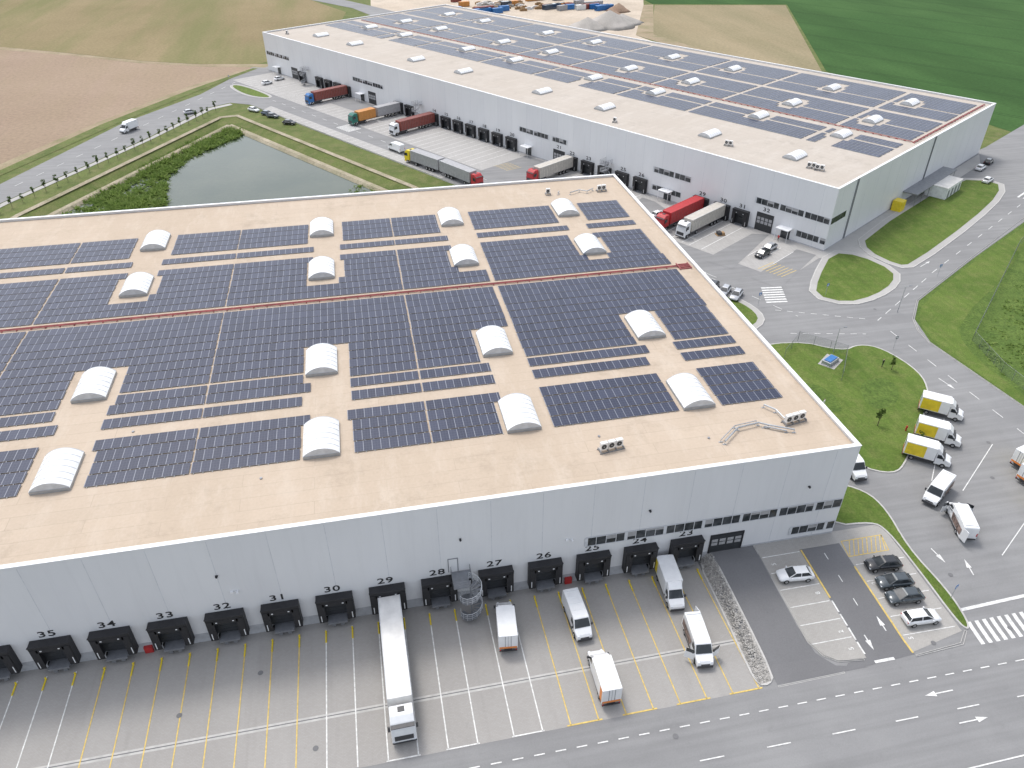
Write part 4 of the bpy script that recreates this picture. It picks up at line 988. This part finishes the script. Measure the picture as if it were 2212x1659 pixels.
mb=MB(); mb.box(-1.5,1.5,-.8,.8,.1,.7); mb.box(-1.6,-1.4,-.85,.85,0,.1); mb.box(1.4,1.6,-.85,.85,0,.1); mb.obj('base','steel',parent=e,bevel=.03)
mb=MB(); mb.box(-1.2,1.2,-.6,.6,.71,.85); mb.obj('cover','blue',parent=e,bevel=.04)
def lamp(x,y,h=6):
    e=empty('street_lamp',(x,y,.1)); tag(e,'slim grey lamp post','street lamp','lamp posts')
    mb=MB(); mb.cyl((0,0,0),(0,0,h),.07,.04,8); mb.cyl((0,0,h),(.9,0,h+.1),.03,n=6); mb.obj('post','steel',parent=e)
    mb=MB(); mb.box(.7,1.3,-.12,.12,h+.05,h+.15); mb.obj('lamp_head','dsteel',parent=e,bevel=.02)
lamp(23.6,39.4,5); lamp(43.5,50,5.5)
def sign(x,y,rot,mat,label,h=2.4,shape='box'):
    e=empty('road_sign',(x,y,hz(x,y)+.05),rot); tag(e,label,'sign','road signs')
    mb=MB(); mb.cyl((0,0,0),(0,0,h+.3),.035,n=7); mb.obj('post','steel',parent=e)
    mb=MB()
    if shape=='box': mb.box(-.3,.3,-.06,-.04,h-.3,h+.3)
    else: mb.cyl((0,-.04,h),(0,-.06,h),.32,n=20)
    f=mb.obj('sign_face',mat,parent=e)
    mb=MB()
    if shape!='box': mb.box(-.2,.2,-.068,-.062,h-.07,h+.07)
    else: mb.face([(-.2,-.065,h-.2),(.2,-.065,h-.2),(0,-.065,h+.2)])
    mb.obj('sign_symbol','white',parent=e,fix=False)
sign(8.6,-12.2,R(20),'blue','blue crossing sign beside the zebra'); sign(18.6,58.2,R(10),'blue','blue crossing sign near the parking'); sign(34.8,38.4,R(0),'dsteel','grey backed sign on the lawn kerb',shape='r'); sign(33.5,59,R(15),'blue','blue crossing sign by the lawn'); sign(61,62,R(10),'blue','blue direction sign by the road')
sign(-100,262,0,'dsteel','grey backed sign by the far road')
for i,(x,y) in enumerate([(12,39),(22.5,17),(12.8,33)]):
    mb=MB(); mb.cyl((x,y,.1),(x,y,.9),.12,n=10); mb.cyl((x,y,.9),(x,y,1.05),.15,.06,n=10); mb.cyl((x-.22,y,.65),(x+.22,y,.65),.06,n=8)
    tag(mb.obj('fire_hydrant','red'),'red fire hydrant standing on the lawn','hydrant','red fire hydrants')
for x,y in [(13,-17),(3,-17),(-13.8,-9),(11,-9),(-66,-15.5),(-80,-9),(-72,-5.5),(40,52),(64,71),(-30,-21.6),(33,12),(28,5)]:
    d=Drape(.06); d.poly([(x+.3*math.cos(t*.52),y+.3*math.sin(t*.52)) for t in range(12)]); o=d.obj('manhole_cover','asphalt_dark')
def person(x,y,rot,shirt,trous,label):
    me=bpy.data.meshes.new('person'); 
    J=[(0,0,.95),(0,0,1.2),(0,0,1.42),(0,0,1.52),(0,.02,1.66),(.19,0,1.42),(.27,.02,1.15),(.25,.12,.9),(-.19,0,1.42),(-.27,.0,1.15),(-.26,.1,.9),(.1,0,.88),(.12,.06,.48),(.13,.0,.07),(.14,.14,.03),(-.1,0,.88),(-.12,-.03,.48),(-.13,-.1,.07),(-.14,.04,.03)]
    Ed=[(0,1),(1,2),(2,3),(3,4),(2,5),(5,6),(6,7),(2,8),(8,9),(9,10),(0,11),(11,12),(12,13),(13,14),(0,15),(15,16),(16,17),(17,18)]
    Rr=[.15,.14,.15,.06,.1,.07,.05,.035,.07,.05,.035,.1,.07,.045,.04,.1,.07,.045,.04]
    me.from_pydata(J,Ed,[]); o=bpy.data.objects.new('person',me); COL.objects.link(o)
    o.modifiers.new('s','SKIN')
    for v,r_ in zip(me.skin_vertices[0].data,Rr): v.radius=(r_,r_*.8)
    me.skin_vertices[0].data[0].use_root=True
    s=o.modifiers.new('u','SUBSURF'); s.levels=1; s.render_levels=1
    bpy.context.view_layer.update()
    m2=bpy.data.meshes.new_from_object(o.evaluated_get(bpy.context.evaluated_depsgraph_get())); o.modifiers.clear(); o.data=m2
    m2.materials.clear(); MAT.setdefault('skin',plain('skin',(.45,.27,.2),.6)); MAT.setdefault('hair',plain('hair',(.03,.02,.015),.8))
    for m in (shirt,trous,'skin','hair'): m2.materials.append(MAT[m])
    for p in m2.polygons:
        z=p.center.z; p.material_index=3 if z>1.68 else 2 if z>1.5 or (abs(p.center.x)>.2 and z<.98 and z>.7) else 0 if z>.92 else 1 if z>.08 else 3; p.use_smooth=True
    o.location=(x,y,.12); o.rotation_euler=(0,0,rot); tag(o,label,'person')
try:
    person(29.3,33.5,R(200),'carblack','cargrey','person in dark clothes standing on the lawn')
    person(13.2,25,R(40),'white','carblue','person in white shirt walking on the grass')
    person(36.5,84.5,R(100),'red','carblack','person in red top near the dock')
except Exception as ex: print('PERSON',ex)
e=empty('modular_cabin',(93,104,.05),R(33)); tag(e,'small white modular cabin with ribbed roof','cabin')
mb=MB(); mb.box(-5,5,-2.6,2.6,0,2.9); mb.obj('wall','coping',parent=e)
mb=MB(); mb.box(-5.1,5.1,-2.7,2.7,2.9,3.05)
for k in range(16): mb.box(-5+k*.65,-4.85+k*.65,-2.6,2.6,3.05,3.15)
mb.obj('roof','offwhite',parent=e)
for k in range(4):
    mb=MB(); mb.box(-4+k*2.4,-3+k*2.4,-2.65,-2.6,.2,2.2); mb.obj('door','dsteel',parent=e)
# construction yard
def pile(x,y,r,h,mat,seed):
    rnd=random.Random(seed); mb=MB(); n=20; rings=[]
    for k in range(6):
        t=k/5; rings.append([(x+math.cos(i*6.283/n)*r*(1-t*.97)*rnd.uniform(.88,1.1),y+math.sin(i*6.283/n)*r*(1-t*.97)*rnd.uniform(.88,1.1),h*t+rnd.uniform(-.1,.1)*(k>0)) for i in range(n)])
    mb.loft(rings); o=mb.obj('gravel_pile',mat,smooth=True); tag(o,'grey gravel heap on the construction ground','gravel pile','gravel heaps')
MAT['gravel']=ground_mat('gravel',(.36,.34,.31),(.44,.41,.38),(.30,.28,.26),.1,.3,2,fine=.15)
MAT['earth']=ground_mat('earth',(.27,.18,.13),(.35,.26,.19),(.22,.15,.10),.1,.3,2,fine=.2)
pile(79,345,14,7,'gravel',1); pile(66,340,11,5,'gravel',2); pile(88,352,11,4,'gravel',3); pile(97,385,7,4,'earth',4); pile(90,372,6,2.5,'earth',5)
rnd=random.Random(5)
for i in range(26):
    x=rnd.uniform(8,95); y=rnd.uniform(385,440) if i>12 else rnd.uniform(392,402); m=rnd.choice(['brownred','blue','blue','orange','offwhite','grey_tarp','carblue'])
    l=rnd.choice([6,6,12]); e=empty('shipping_container',(x,y,0),rnd.uniform(.2,.5)); tag(e,'shipping container on the construction ground','container','containers on the construction ground')
    mb=MB(); mb.box(-l/2,l/2,-1.2,1.2,.1,2.6); n=int(l/.5)
    for k in range(n): mb.box(-l/2+k*.5,-l/2+k*.5+.2,-1.24,1.24,.3,2.5)
    mb.obj('body',m,parent=e); mb=MB(); mb.box(l/2,l/2+.04,-1.1,1.1,.2,2.5); mb.box(l/2+.04,l/2+.08,-.03,.03,.2,2.5); mb.obj('door',m,parent=e)
for i in range(40):
    x=rnd.uniform(20,60); y=rnd.uniform(395,425); mb=MB()
    for k in range(4): mb.box(x-2,x+2,y-1+.1*k,y+1-.1*k,.3*k,.3*k+.22)
    mb.box(x-1,x+1,y-.5,y+.5,1.2,1.5); tag(mb.obj('material_stack',rnd.choice(['gravel','wood','offwhite'])),'stack of building material on sand','material stack','stacks of building material')
# ------------------------------------------------------------------ camera, light
yaw,pitch,roll=.2019,.6117,-.001
fw=Vector((math.sin(yaw)*math.cos(pitch),math.cos(yaw)*math.cos(pitch),-math.sin(pitch)))
rr=Vector((math.cos(yaw),-math.sin(yaw),0)); up=rr.cross(fw)
r2=rr*math.cos(roll)+up*math.sin(roll); u2=-rr*math.sin(roll)+up*math.cos(roll)
M=Matrix((( r2.x,u2.x,-fw.x),(r2.y,u2.y,-fw.y),(r2.z,u2.z,-fw.z))).to_4x4(); M.translation=(-54.8976,-60.1214,72.7786)
cd=bpy.data.cameras.new('camera'); cd.sensor_width=36; cd.lens=1638.07/2212*36; cd.clip_end=6000; cd.clip_start=.5
co=bpy.data.objects.new('camera',cd); COL.objects.link(co); co.matrix_world=M; scene.camera=co
az=R(-25); el=R(62)
sd=bpy.data.lights.new('sun','SUN'); sd.energy=1.4; sd.angle=R(12); sd.color=(1,.96,.90); so=bpy.data.objects.new('sun',sd); COL.objects.link(so)
so.rotation_euler=(-Vector((math.sin(az)*math.cos(el),math.cos(az)*math.cos(el),math.sin(el)))).to_track_quat('-Z','Y').to_euler()
w=bpy.data.worlds.new('World'); scene.world=w; w.use_nodes=True; nt=w.node_tree; bg=nt.nodes['Background']
sk=nt.nodes.new('ShaderNodeTexSky'); sk.sky_type='NISHITA'; sk.sun_disc=False; sk.sun_elevation=el; sk.sun_rotation=az; sk.air_density=1.0; sk.dust_density=3; sk.altitude=100
hs=nt.nodes.new('ShaderNodeHueSaturation'); hs.inputs['Saturation'].default_value=.4; hs.inputs['Value'].default_value=1.75
nt.links.new(sk.outputs[0],hs.inputs['Color']); nt.links.new(hs.outputs[0],bg.inputs[0]); bg.inputs[1].default_value=.15
scene.view_settings.view_transform='Standard'; scene.view_settings.look='None'; scene.view_settings.exposure=0
